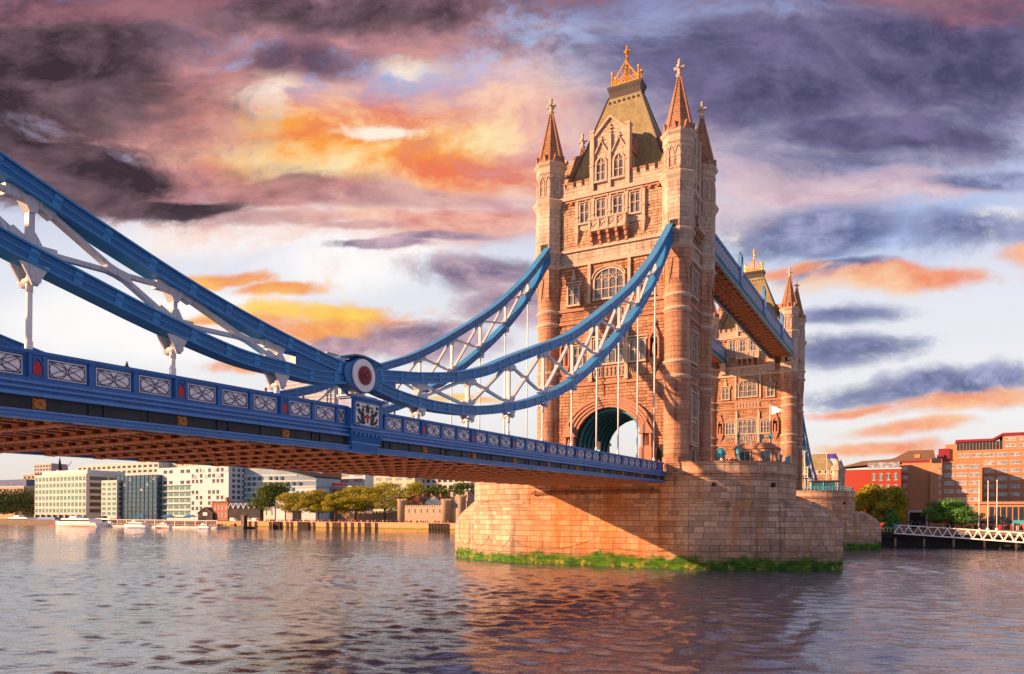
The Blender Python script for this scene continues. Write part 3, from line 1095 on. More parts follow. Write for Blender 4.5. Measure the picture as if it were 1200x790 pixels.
    # ---- balconies
    for k in range(4):
        hw = 2.65 if k < 2 else 1.7
        d = wall_d(k)
        b = MB(fT(k))
        b.box(-hw, hw, d, d + 1.15, 44.6, 44.85)
        b.box(-hw - .1, hw + .1, d, d + 1.25, 46.1, 46.3)
        b.box(-hw, hw, d + .98, d + 1.12, 44.85, 45.05); b.box(-hw, hw, d + .98, d + 1.12, 45.95, 46.1)
        b.box(-hw, -hw + .14, d, d + .98, 44.85, 46.1); b.box(hw - .14, hw, d, d + .98, 44.85, 46.1)
        b.box(-hw, hw, d + .94, d + 1.0, 45.0, 46.0)
        nb = 4 if k < 2 else 3
        for i in range(nb + 1):
            u = -hw + .16 + (2 * hw - .32) * i / nb
            b.box(u - .16, u + .16, d + .9, d + 1.2, 44.7, 46.35)
        for i in range(nb):
            u0 = -hw + .3 + (2 * hw - .6) * i / nb; u1 = u0 + (2 * hw - .6) / nb
            b.rib([(u0 + .1, 45.1), (u1 - .1, 45.9)], .09, d + .98, d + 1.1); b.rib([(u0 + .1, 45.9), (u1 - .1, 45.1)], .09, d + .98, d + 1.1)
        bal = b.build('balcony', M['trim'], t)
        for i in range(nb + 1):
            b = MB(fT(k))
            u = -hw + .2 + (2 * hw - .4) * i / nb
            for j, (dd, za, zb) in enumerate(((1.05, 44.1, 44.6), (.75, 43.5, 44.1), (.42, 42.95, 43.5))):
                b.box(u - .17, u + .17, d, d + dd, za, zb)
            b.build('corbel', M['trim_red'], bal)
    # ---- dormers
    for k in range(4):
        hw = 2.55 if k < 2 else 1.8
        d = wall_d(k)
        back = 1.6 if k < 2 else 3.2
        zt = 58.2 if k < 2 else 57.2
        zp = zt + (1.75 if k < 2 else 1.5)
        b = MB(fT(k))
        b.mat = 0
        b.slab([(-hw, 50.25), (hw, 50.25), (hw, zt - .9), (0, zp - .2), (-hw, zt - .9)], back, d + .04)
        b.mat = 1
        for s in (-1, 1):
            b.box(s * hw - .28, s * hw + .28, d - .5, d + .42, 50.2, zt)
            b.box(s * hw - .36, s * hw + .36, d - .58, d + .5, zt, zt + .28)
            b.box(s * hw - .33, s * hw + .33, d - .5, d + .5, 53.6, 53.85)
        b.rib([(-hw, zt - .75), (0, zp), (hw, zt - .75)], .3, d - .5, d + .34)
        b.box(-.2, .2, d, d + .38, 50.25, 57.6)
        for s in (-1, 1):
            b.rib([(s * hw / 2 + a, z) for a, z in ((-hw * .42, 55.0), (0, 56.9), (hw * .42, 55.0))], .16, d, d + .3)
            b.tube([(s * hw / 2, d + .15, 56.8), (s * hw / 2, d + .15, 57.5)], .12, 6)
            b.box(s * hw / 2 - .22, s * hw / 2 + .22, d, d + .28, 57.05, 57.2)
        b.tube([(0, d + .15, 57.4), (0, d + .15, 58.9)], .13, 6)
        for z in (57.8, 58.3):
            b.box(-.28, .28, d + .02, d + .3, z, z + .16)
        b.mat = 2
        for s in (-1, 1):                    # stepped flanks running back into the roof
            for i in range(3):
                b.box(s * hw - .24, s * hw + .24, back + .3, d - .5 - i * .9, 55.2 + i * .9, 56.1 + i * .9)
        dm = b.build('dormer', [M['ashlar_pale'], M['trim'], M['rubble_pale']], t)
        fm, pm = window_mesh(1.3 if k < 2 else 1.0, 3.1, 2, True, 'point', False)
        for s in (-1, 1):
            loc = Matrix.Rotation(RZ[k], 4, 'Z') @ Vector((s * (1.25 if k < 2 else .85), d + .04, 0))
            o = link('window', fm, dm, (loc.x, loc.y, 51.6 - TZ), RZ[k])
    # panes of the dormer windows would be one level too deep as children of a window: they sit on the dormer
        for s in (-1, 1):
            loc = Matrix.Rotation(RZ[k], 4, 'Z') @ Vector((s * (1.25 if k < 2 else .85), d + .04, 0))
            link('pane', pm, dm, (loc.x, loc.y, 51.6 - TZ), RZ[k])
    # ---- roof
    b = MB(Matrix.Translation((0, 0, -TZ)))
    lev = [(8.2, 4.6, 50.4), (7.5, 4.1, 51.6), (6.75, 3.6, 53.4), (2.35, 0.95, 65.5)]
    for (a0, c0, z0), (a1, c1, z1) in zip(lev, lev[1:]):
        P = [(-a0, -c0, z0), (a0, -c0, z0), (a0, c0, z0), (-a0, c0, z0)]
        Q = [(-a1, -c1, z1), (a1, -c1, z1), (a1, c1, z1), (-a1, c1, z1)]
        for i in range(4):
            j = (i + 1) % 4
            b.face([P[i], P[j], Q[j], Q[i]])
    roof = b.build('roof', M['slate'], t)
    b = MB(Matrix.Translation((0, 0, -TZ)))
    b.box(-2.42, 2.42, -1.02, 1.02, 65.3, 65.55)
    b.taper(-2.32, 2.32, -.92, .92, 65.55, -2.32, 2.32, -.92, .92, 66.2)
    b.taper(-2.32, 2.32, -.92, .92, 66.2, -2.55, 2.55, -1.1, 1.1, 66.7)
    b.box(-2.55, 2.55, -1.1, 1.1, 66.7, 67.0)
    for s in (-1, 1):                        # hips
        for q in (-1, 1):
            b.tube([(s * 8.2, q * 4.6, 50.45), (s * 7.5, q * 4.1, 51.65), (s * 6.75, q * 3.6, 53.45), (s * 2.35, q * .95, 65.5)], .11, 6)
    b.build('ridge_cap', M['lead'], roof)
    for s in (-1, 1):
        for i in range(7):                   # small vents in the band of slates under the cap
            b = MB(Matrix.Translation((0, 0, -TZ)))
            u = -2.1 + i * .7
            y = .95 + (65.5 - 64.6) * (3.6 - .95) / (65.5 - 53.4)
            b.box(u - .13, u + .13, s * y - .10, s * y + .10, 64.45, 64.75)
            b.build('roof_vent', M['dark'], roof)
    # ---- gilded cresting
    b = MB(Matrix.Translation((0, 0, -TZ)))
    HX, HY = 1.95, .62
    for s in (-1, 1):
        b.box(-HX - .1, HX + .1, s * HY - .08, s * HY + .08, 67.0, 67.4)
        b.rib([(-HX, 67.5), (0, 70.3), (HX, 67.5)], .16, s * HY - .06, s * HY + .06)
        for i in range(7):
            u = -1.65 + i * .55
            top = 67.6 + 2.5 * (1 - abs(u) / HX)
            b.tube([(u, s * HY, 67.3), (u, s * HY, top + .2)], .055, 5)
            b.lathe([(.02, top + .15), (.11, top + .28), (.02, top + .4)], u, s * HY, 6)
            if i < 6:
                b.rib([(u, 67.5), (u + .55, 68.2)], .08, s * HY - .04, s * HY + .04); b.rib([(u, 68.2), (u + .55, 67.5)], .08, s * HY - .04, s * HY + .04)
        b.box(s * HX - .08, s * HX + .08, -HY, HY, 67.0, 67.4)
        for q in (-1, 1):
            b.tube([(s * HX, q * HY, 67.0), (s * HX, q * HY, 68.9)], .14, 7)
            b.lathe([(.05, 68.8), (.21, 68.97), (.21, 69.1), (.05, 69.35)], s * HX, q * HY, 7)
            b.lathe([(.14, 67.9), (.22, 68.05), (.14, 68.2)], s * HX, q * HY, 7)
    b.tube([(0, 0, 67), (0, 0, 70.4), (0, 0, 72.5)], .24, 7, r2=.1)
    for z, r in ((69.9, .42), (70.9, .34), (71.6, .3)):
        b.lathe([(.1, z - .15), (r, z), (.1, z + .15)], 0, 0, 8)
    b.box(-.45, .45, -.09, .09, 71.85, 72.1); b.box(-.09, .09, -.45, .45, 71.85, 72.1)
    b.lathe([(.05, 72.4), (.2, 72.65), (.03, 72.95)], 0, 0, 7)
    b.build('gilded_cresting', M['gold'], roof)
    # ---- turrets
    sh = MB(Matrix.Translation((0, 0, -TZ)))
    sh.mat = 0
    sh.lathe([(1.95, TZ), (1.95, 13.2), (1.78, 13.5), (1.78, 14.0)], n=8, cap=False)
    sh.lathe([(1.62, 14.0), (1.62, 36.6)], n=24, a0=0, cap=False)
    for z in (24.2, 26.1, 32.85, 34.6):
        sh.mat = 2
        sh.lathe([(1.62, z - .28), (1.8, z - .12), (1.86, z + .05), (1.8, z + .18), (1.62, z + .32)], n=24, a0=0, cap=False, smooth=False)
    sh.mat = 0
    sh.lathe([(1.62, 36.6), (1.72, 38.2), (1.90, 39.3), (1.93, 40.5)], n=8, cap=False)
    for i in range(8):                       # broaches where the round shaft becomes an octagon
        a = PI / 8 + i * PI / 4
        for s in (-1, 1):
            p0 = (1.66 * math.cos(a), 1.66 * math.sin(a), 36.0)
            p1 = (1.93 * math.cos(a), 1.93 * math.sin(a), 39.2)
            aa = a + s * PI / 10
            p2 = (1.80 * math.cos(aa), 1.80 * math.sin(aa), 39.2)
            sh.face([p0, p1, p2] if s > 0 else [p0, p2, p1])
    sh.mat = 1
    for z0, z1, r in ((41.0, 42.55, 1.98), (42.95, 49.2, 2.02), (50.2, 54.1, 1.90)):
        sh.lathe([(r, z0), (r, z1)], n=8, cap=False)
    sh.mat = 2
    for zz in ([(1.93, 40.4), (2.2, 40.65), (2.28, 40.85), (2.1, 41.05), (1.98, 41.1)], [(1.98, 42.4), (2.2, 42.6), (2.28, 42.8), (2.02, 43.05)],
               [(2.02, 48.8), (2.15, 49.2), (2.42, 49.6), (2.48, 49.95), (2.2, 50.2), (1.90, 50.35)],
               [(1.90, 53.7), (2.08, 53.9), (2.0, 54.1), (2.0, 54.7), (2.28, 55.0), (2.36, 55.25), (2.1, 55.45)]):
        sh.lathe(zz, n=8, cap=False)
    for i in range(8):                       # blind tracery on the upper stage
        a = i * PI / 4
        rot = Matrix.Translation((0, 0, -TZ)) @ Matrix.Rotation(a, 4, 'Z')
        sh.T = rot
        ap = 1.90 * math.cos(PI / 8)
        for u in (-.5, .5):
            sh.rib([(u * .9 - .34, 50.7), (u * .9 - .34, 52.6), (u * .9, 53.4), (u * .9 + .34, 52.6), (u * .9 + .34, 50.7)], .09, ap - .05, ap + .09)
        sh.box(-.72, .72, ap - .05, ap + .08, 52.0, 52.1)
        sh.box(-.72, .72, ap - .05, ap + .08, 50.55, 50.68)
        ap = 2.02 * math.cos(PI / 8)
    shaft = sh.mesh('turret', [M['ashlar'], M['ashlar_pale'], M['trim']])
    sp = MB(Matrix.Translation((0, 0, -TZ)))
    sp.lathe([(2.12, 55.4), (1.95, 55.9), (1.72, 56.6), (.22, 62.9)], n=8)
    sp.mat = 1
    for i in range(8):
        a = PI / 8 + i * PI / 4
        sp.tube([(1.97 * math.cos(a), 1.97 * math.sin(a), 55.8), (1.74 * math.cos(a), 1.74 * math.sin(a), 56.6), (.24 * math.cos(a), .24 * math.sin(a), 62.9)], .10, 5)
        a = i * PI / 4
        sp.T = Matrix.Translation((0, 0, -TZ)) @ Matrix.Rotation(a, 4, 'Z')
        sp.slab([(-.3, 55.4), (.3, 55.4), (0, 56.5)], 1.55, 2.1)
    sp.T = Matrix.Translation((0, 0, -TZ))
    spire = sp.mesh('spire', [M['spire'], M['trim_red']])
    fi = MB(Matrix.Translation((0, 0, -TZ)))
    fi.lathe([(.26, 62.6), (.3, 62.95), (.42, 63.05), (.42, 63.2), (.24, 63.35), (.2, 63.6), (.24, 63.7)], n=8)
    fi.lathe([(.24, 63.6), (.22, 64.5), (.17, 64.55), (.17, 64.75), (.26, 64.85), (.2, 65.0), (.03, 65.3)], n=8)
    fi.box(-.56, .56, -.12, .12, 63.9, 64.14); fi.box(-.12, .12, -.56, .56, 63.9, 64.14)
    for s in (-1, 1):
        fi.box(s * .56 - .1, s * .56 + .1, -.16, .16, 63.84, 64.2); fi.box(-.16, .16, s * .56 - .1, s * .56 + .1, 63.84, 64.2)
    fin = fi.mesh('finial_cross', M['cross'])
    for sx in (-1, 1):
        for sy in (-1, 1):
            o = link('turret', shaft, t, (sx * TX, sy * TY, 0))
            link('spire', spire, o); link('finial_cross', fin, o)
    # chain slots in the south and north turrets
    for sx in (-1, 1):
        for sy in (-1, 1):
            b = MB(Matrix.Translation((sx * TX, sy * TY, -TZ)))
            y0, y1 = sorted((sy * 1.6, sy * 1.885))
            b.box(-.52, .52, y0, y1, 43.05, 43.95)
            b.build('chain_slot', M['dark'], t)
    # ---- the east and west ground-floor doors
    for k in (2, 3):
        b = MB(fT(k)); d = wall_d(k)
        b.slab([(a, c) for a, c in [(-.75, TZ)] + pointed(.75, 14.4, 1.3) + [(.75, TZ)]], d + .01, d + .05)
        dr = b.build('door', M['wood'], t)
        b = MB(fT(k))
        b.rib([(a, c) for a, c in [(-.9, TZ)] + pointed(.9, 14.5, 1.5) + [(.9, TZ)]], .26, d, d + .3)
        b.build('door_frame', M['trim'], dr)
        b = MB(fT(k))
        for u in (-1.75, 1.75):
            b.box(u - .22, u + .22, d, d + .45, 15.9, 23.6)
            b.taper(u - .22, u + .22, d, d + .45, 23.6, u - .03, u + .03, d, d + .1, 24.4)
        b.box(-1.9, 1.9, d, d + .4, 15.9, 16.2); b.box(-1.6, 1.6, d, d + .2, 19.05, 19.55)
        b.build('window_bay', M['trim'], t)
    return t


tower = build_tower()
tower_n = copy_tree(tower, (0, 88.03, TZ), PI, 'farther stone bridge tower, partly hidden by the nearer one and reached by the high walkways')

# ------------------------------------------------------------------ side span deck
def zt(y): return 11.79 + 0.0175 * (y + 79.0)      # top of the deck parapet
XP = 9.1                                            # outer face of the parapet
BAY = 5.9
NODE = [-66 + BAY * k for k in range(-5, 10)]       # hangers and shields


def long_box(mb, x0, x1, y0, y1, a, b):
    """a box that follows the slope of the deck; a and b are heights relative to the parapet top"""
    mb.hexa([(x0, y0, zt(y0) + a), (x1, y0, zt(y0) + a), (x1, y1, zt(y1) + a), (x0, y1, zt(y1) + a),
             (x0, y0, zt(y0) + b), (x1, y0, zt(y0) + b), (x1, y1, zt(y1) + b), (x0, y1, zt(y1) + b)])


def panel_meshes(w, h=.70):
    p = MB(); l = MB()
    p.box(0, .05, -w / 2, w / 2, 0, h)
    l.T = Matrix.Rotation(PI / 2, 4, 'Z')           # ribs are drawn in (x, z): turned so that they lie along y
    def rb(pts, wd=.024):
        l.rib([(y, z) for y, z in pts], wd, -.075, -.045)
    i = .05
    fr = [(-w / 2 + i, i), (w / 2 - i, i), (w / 2 - i, h - i), (-w / 2 + i, h - i), (-w / 2 + i, i)]
    rb(fr)
    n = 10
    for c in (-w / 4 + .01, w / 4 - .01):
        rb([(c + (w / 4 - .04) * math.cos(2 * PI * k / 12), h / 2 + (h / 2 - .05) * math.sin(2 * PI * k / 12)) for k in range(13)])
    for s in (-1, 1):
        for e in (0, 1):
            rb([(s * (-w / 2 + i + (w - 2 * i) * k / n), (i + (h - 2 * i) * (k / n) ** (1.6 if e else .62))) for k in range(n + 1)], .022)
    return p.mesh('parapet_panel', M['white']), l.mesh('tracery', M['navy'])


def build_deck():
    t = thing('side_span_deck', 'blue side span deck hung from the chains, with white traceried parapet panels and brown underside', 'bridge deck', (0, -52, 10))
    off = Matrix.Translation((0, 52, -10))
    Y0, Y1 = -104.0, -RP
    seg = [Y0, -66.0, Y1]
    # floor, fascias and mouldings of both edges
    fl = MB(off); fl.mat = 0
    for a, b in zip(seg, seg[1:]):
        long_box(fl, -8.95, 8.95, a, b, -1.75, -1.25)
    fl.build('roadway', M['iron'], t)
    for s in (-1, 1):
        f = MB(off)
        for a, b in zip(seg, seg[1:]):
            def lb(o0, o1, za, zb, mt):
                f.mat = mt
                x0, x1 = sorted((s * (XP + o0), s * (XP + o1)))
                long_box(f, x0, x1, a, b, za, zb)
            lb(-.35, .02, -1.05, -.12, 0)          # parapet wall
            lb(-.42, .12, -.12, 0.0, 0)            # coping
            lb(-.40, .07, -.19, -.12, 0)
            lb(-.35, .10, -1.12, -1.00, 0)
            lb(-.35, .20, -1.22, -1.12, 1)
            lb(-.35, .12, -1.34, -1.22, 0)
            lb(-.35, .26, -1.42, -1.34, 1)
            lb(-.35, .16, -1.56, -1.42, 0)
            lb(-.35, .30, -1.68, -1.56, 1)
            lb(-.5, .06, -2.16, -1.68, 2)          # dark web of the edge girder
            lb(-.5, .22, -2.24, -2.16, 1)
            lb(-.5, .14, -2.40, -2.24, 1)
            lb(-.5, .26, -2.46, -2.40, 0)
        n = 2 * len(NODE)
        f.mat = 2
        for y in NODE:
            for q in (1.9, 2.5, 4.4):
                if y + q < -12:
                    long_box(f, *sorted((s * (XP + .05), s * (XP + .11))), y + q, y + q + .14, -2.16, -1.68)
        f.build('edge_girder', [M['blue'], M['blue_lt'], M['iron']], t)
    # east parapet: shields, panels, bosses
    pm, lm = panel_meshes(1.42)
    ps, ls = panel_meshes(.55)
    sh = MB(); sh.mat = 0
    sh.box(0, .10, -.30, .30, 0, .90)
    sh.box(.10, .16, -.30, -.19, 0.08, .86); sh.box(.10, .16, .19, .30, .08, .86); sh.box(.10, .16, -.30, .30, .84, .90)
    sh.T = Matrix.Rotation(PI / 2, 4, 'Z')
    sh.rib([(-.17, .5), (-.1, .66), (0, .74), (.1, .66), (.17, .5)], .05, -.17, -.10)
    pier_mesh = sh.mesh('parapet_post', M['blue'])
    rd = MB(); rd.T = Matrix.Rotation(PI / 2, 4, 'Z')
    rd.slab([(-.15, .12), (.15, .12), (.15, .44), (.09, .56), (0, .64), (-.09, .56), (-.15, .44)], -.135, -.105)
    red_mesh = rd.mesh('red_shield', M['redp'])
    post = MB(); post.box(0, .09, -.10, .10, 0, .90); post.box(.09, .13, -.07, .07, .76, .85)
    post_mesh = post.mesh('small_post', M['blue'])
    bo = MB()
    bo.box(0, .05, -.22, .22, -.2, .2)
    for k in range(8):
        a = k * PI / 4
        bo.taper(.04, .12, .14 * math.cos(a) - .075, .14 * math.cos(a) + .075, .13 * math.sin(a) - .06, .04, .09, .14 * math.cos(a) - .05, .14 * math.cos(a) + .05, .13 * math.sin(a) + .06)
    boss_mesh = bo.mesh('rosette_boss', M['boss'])

    def put(me, y, dz, x=XP):
        o = link(me.name.split('.')[0], me, t, (x, y + 52, zt(y) + dz - 10))
        o.rotation_euler = (math.atan(0.0175), 0, 0)
        return o
    for y in NODE:
        if abs(y + 66) > 1:
            put(pier_mesh, y, -1.0, XP + .02)
            o = put(red_mesh, y, -1.0, XP + .02)
        for i, c in enumerate((1.12, 2.93, 4.73)):
            yc = y + c
            if yc > -12 or -67.9 < yc < -64.6:
                continue
            o = put(pm, yc, -.94)
            link('tracery', lm, o)
        for c in (2.02, 3.84):
            if y + c < -12 and not -67.6 < y + c < -64.4:
                put(post_mesh, y + c, -1.0, XP + .02)
        if abs(y + 66) > 1 and y < -12:
            put(boss_mesh, y + .1, -1.92, XP + .04)
    o = put(ps, -67.75, -.94); link('tracery', ls, o)
    # underside: cross girders, stringers, brackets
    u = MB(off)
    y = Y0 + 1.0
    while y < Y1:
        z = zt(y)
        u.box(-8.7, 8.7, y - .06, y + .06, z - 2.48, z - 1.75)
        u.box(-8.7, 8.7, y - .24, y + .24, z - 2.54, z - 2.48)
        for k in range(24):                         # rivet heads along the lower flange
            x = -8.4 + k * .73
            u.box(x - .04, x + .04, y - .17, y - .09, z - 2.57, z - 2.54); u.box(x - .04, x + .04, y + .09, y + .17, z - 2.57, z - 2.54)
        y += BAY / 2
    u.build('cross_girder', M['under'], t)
    st = MB(off)
    for i in range(15):
        x = -8.05 + i * 1.15
        for a, b in zip(seg, seg[1:]):
            long_box(st, x - .04, x + .04, a, b, -2.30, -1.75)
            long_box(st, x - .14, x + .14, a, b, -2.35, -2.30)
        y = Y0 + 1.0
        while y < Y1 - 1:
            long_box(st, x - .24, x + .24, y - .34, y - .10, -2.46, -2.1)
            long_box(st, x - .06, x + .06, y + BAY / 4 - .05, y + BAY / 4 + .05, -2.44, -2.3)
            y += BAY / 2
    st.build('stringer', M['under'], t)
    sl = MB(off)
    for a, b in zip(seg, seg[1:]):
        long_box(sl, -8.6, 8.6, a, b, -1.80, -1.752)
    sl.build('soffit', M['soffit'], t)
    return t


deck = build_deck()
deck_n = copy_tree(deck, (0, 88.03 + 52, 10), PI, 'blue side span deck beyond the farther tower, running to the north bank')


# ------------------------------------------------------------------ pedestal with the coat of arms
def build_pedestal():
    y, z = -66.0, zt(-66)
    t = thing('arms_pedestal', 'blue iron pedestal with a painted coat of arms under the round chain joint', 'pedestal', (XP, y, z - 2.46))
    off = Matrix.Translation((-XP, -y, -(z - 2.46)))
    b = MB(off)
    x0 = XP - .5
    b.mat = 0
    b.box(x0, XP + .42, y - 1.35, y + 1.35, z - 1.15, z + .42)
    b.box(x0, XP + .52, y - 1.46, y + 1.46, z + .42, z + .50)
    b.mat = 1
    b.box(x0, XP + .60, y - 1.55, y + 1.55, z + .50, z + .60)
    b.box(x0, XP + .52, y - 1.45, y + 1.45, z - 1.27, z - 1.15)
    b.mat = 0
    b.box(x0, XP + .44, y - 1.32, y + 1.32, z - 1.42, z - 1.27)
    b.taper(x0, XP + .30, y - 1.18, y + 1.18, z - 1.95, x0, XP + .52, y - 1.42, y + 1.42, z - 1.42)
    b.mat = 1
    b.box(x0, XP + .36, y - 1.22, y + 1.22, z - 2.05, z - 1.95)
    b.mat = 0
    b.taper(x0, XP + .24, y - 1.05, y + 1.05, z - 2.50, x0, XP + .33, y - 1.18, y + 1.18, z - 2.05)
    for k in range(7):
        yy = y - 1.05 + k * .35
        b.box(XP + .2, XP + .56, yy - .09, yy + .09, z - 1.62, z - 1.43)
    for s in (-1, 1):                               # framing of the panel
        b.box(XP + .42, XP + .49, y + s * 1.12 - .09, y + s * 1.12 + .09, z - 1.05, z + .36)
    b.box(XP + .42, XP + .49, y - 1.1, y + 1.1, z + .27, z + .36); b.box(XP + .42, XP + .49, y - 1.1, y + 1.1, z - 1.1, z - 1.0)
    b.build('pedestal_body', [M['blue'], M['blue_lt']], t)
    X = XP + .43
    p = MB(off); p.box(X - .05, X, y - 1.02, y + 1.02, z - 1.0, z + .27)
    pan = p.build('arms_panel', M['white'], t)
    # black supporters, crest and mantling
    T = off @ Matrix.Translation((X, y, z - 1.0)) @ Matrix.Rotation(PI / 2, 4, 'Z')
    g = MB(T)
    def sl(poly, mir):
        q = [(a * mir, c) for a, c in poly]
        if mir < 0:
            q = q[::-1]
        g.slab(q, -.05, -.004)
    for m_ in (-1, 1):
        sl([(.30, .10), (.46, .06), (.58, .12), (.50, .26), (.58, .46), (.50, .66), (.40, .74), (.30, .66), (.36, .50), (.26, .36)], m_)
        sl([(.50, .55), (.72, .62), (.90, .86), (.70, .92), (.62, .80), (.48, .72)], m_)
        sl([(.36, .72), (.30, .86), (.40, .98), (.50, .92), (.44, .80)], m_)
        sl([(.22, .44), (.12, .50), (.14, .58), (.30, .56)], m_)
        sl([(.60, .10), (.78, .22), (.86, .46), (.80, .50), (.72, .34), (.58, .24)], m_)
        sl([(.28, .06), (.20, .14), (.26, .22), (.34, .14)], m_)
        sl([(.70, 1.00), (.90, .98), (.92, 1.14), (.76, 1.18)], m_)
        sl([(.66, .04), (.92, .04), (.90, .12), (.72, .10)], m_)
        for k in range(4):
            c = (.14 + k * .1, 1.02 + .05 * (k % 2))
            sl([(c[0] - .035, c[1]), (c[0], c[1] - .04), (c[0] + .04, c[1] + .01), (c[0], c[1] + .05)], m_)
    sl([(-.12, .74), (.12, .74), (.14, .90), (.05, 1.02), (.10, 1.14), (0, 1.22), (-.10, 1.14), (-.05, 1.02), (-.14, .90)], 1)
    g.build('supporters', M['iron'], pan)
    r = MB(T)
    r.slab([(-.055, .16), (.055, .16), (.055, .68), (-.055, .68)], -.058, -.006)
    r.slab([(-.22, .44), (-.06, .44), (-.06, .55), (-.22, .55)], -.058, -.006); r.slab([(.06, .44), (.22, .44), (.22, .55), (.06, .55)], -.058, -.006)
    r.build('red_cross', M['redp'], pan)
    c = MB(off)
    for s in (-.75, -.35):
        c.lathe([(.16, z + .6), (.16, z + .9)], XP - .1, y + s, 10)
    c.box(XP - .6, XP + .3, y - 1.0, y + 1.0, z + .58, z + .72)
    c.build('bearing', M['trim'], t)
    return t


ped = build_pedestal()


# ------------------------------------------------------------------ suspension chains
XC = 8.66
UPR = [(-66, 13.92), (-63.2, 14.38), (-60.1, 14.82), (-56, 15.62), (-52, 16.78), (-48.6, 18.15), (-43.5, 20.1), (-37.4, 22.5), (-30.4, 26.2), (-21.8, 31.25), (-14.5, 36.55), (-10.8, 39.75), (-6.2, 44.0)]
LOR = [(-66, 13.85), (-63.4, 13.40), (-60.4, 13.22), (-57.1, 13.30), (-53.5, 13.62), (-48.6, 14.52), (-43.4, 15.90), (-37.4, 18.15), (-30.4, 21.95), (-21.7, 27.75), (-15.2, 33.1), (-9.6, 39.0), (-6.2, 43.2)]
UPL = [(-66, 13.92), (-69.5, 14.36), (-73.3, 14.98), (-77.1, 15.78), (-81, 16.85), (-85, 18.08), (-90, 19.85), (-97, 22.6), (-104, 25.6)]
LOL = [(-66, 13.85), (-69.0, 13.32), (-71.6, 13.30), (-74.6, 13.38), (-78.3, 13.97), (-81.6, 14.68), (-85, 15.48), (-90, 16.95), (-97, 19.2), (-104, 22.6)]


def chord(mb, path, th, wd=.9, mat=0):
    """a plated box girder along a path in (y, z)"""
    prof = [(-.5, .5), (.5, .5), (.5, .38), (.42, .36), (.42, .06), (.46, .04), (.46, -.04), (.42, -.06), (.42, -.36), (.5, -.38), (.5, -.5), (-.5, -.5), (-.5, -.38), (-.42, -.36),
            (-.42, -.06), (-.46, -.04), (-.46, .04), (-.42, .06), (-.42, .36), (-.5, .38)]
    P = [Vector((0, p[0], p[1])) for p in path]
    m_ = len(P)
    rows = []
    for i, p in enumerate(P):
        d = (P[min(i + 1, m_ - 1)] - P[max(i - 1, 0)]).normalized()
        n = Vector((0, -d.z, d.y))
        if n.z < 0:
            n = -n
        t_ = th[0] + (th[1] - th[0]) * i / (m_ - 1)
        rows.append([p + Vector((XC + a * wd, 0, 0)) + n * (b * t_) for a, b in prof])
    mb.mat = mat
    flip = P[-1].y < P[0].y
    k = len(prof)
    for a, b in zip(rows, rows[1:]):
        for j in range(k):
            jj = (j + 1) % k
            mb.mat = 1 if j in (0, 1, 8, 9, 10, 11, 12, 19, 18) or j in (4, 5, 6, 14, 15, 16) else 0
            q = (a[j], a[jj], b[jj], b[j])
            mb.face(q if not flip else q[::-1])
    mb.face(rows[0]); mb.face(rows[-1][::-1])
    acc = 0.0                                # riveted cover plates over the joints
    mb.mat = 1
    for i in range(1, m_ - 1):
        acc += (P[i] - P[i - 1]).length
        if acc < 1.6:
            continue
        acc = 0.0
        d = (P[i + 1] - P[i - 1]).normalized()
        t_ = th[0] + (th[1] - th[0]) * i / (m_ - 1)
        for sx in (-1, 1):
            for o_ in (-.21, .21):
                n = Vector((0, -d.z, d.y))
                c_ = P[i] + Vector((XC + sx * .43 * wd, 0, 0)) + n * (o_ * t_)
                mb.bar(c_ - d * .16, c_ + d * .16, .05, t_ * .26)


def zat(path, y):
    ys = [p[0] for p in path]; zs = [p[1] for p in path]
    if ys[0] > ys[-1]:
        ys, zs = ys[::-1], zs[::-1]
    return float(np.interp(y, ys, zs))


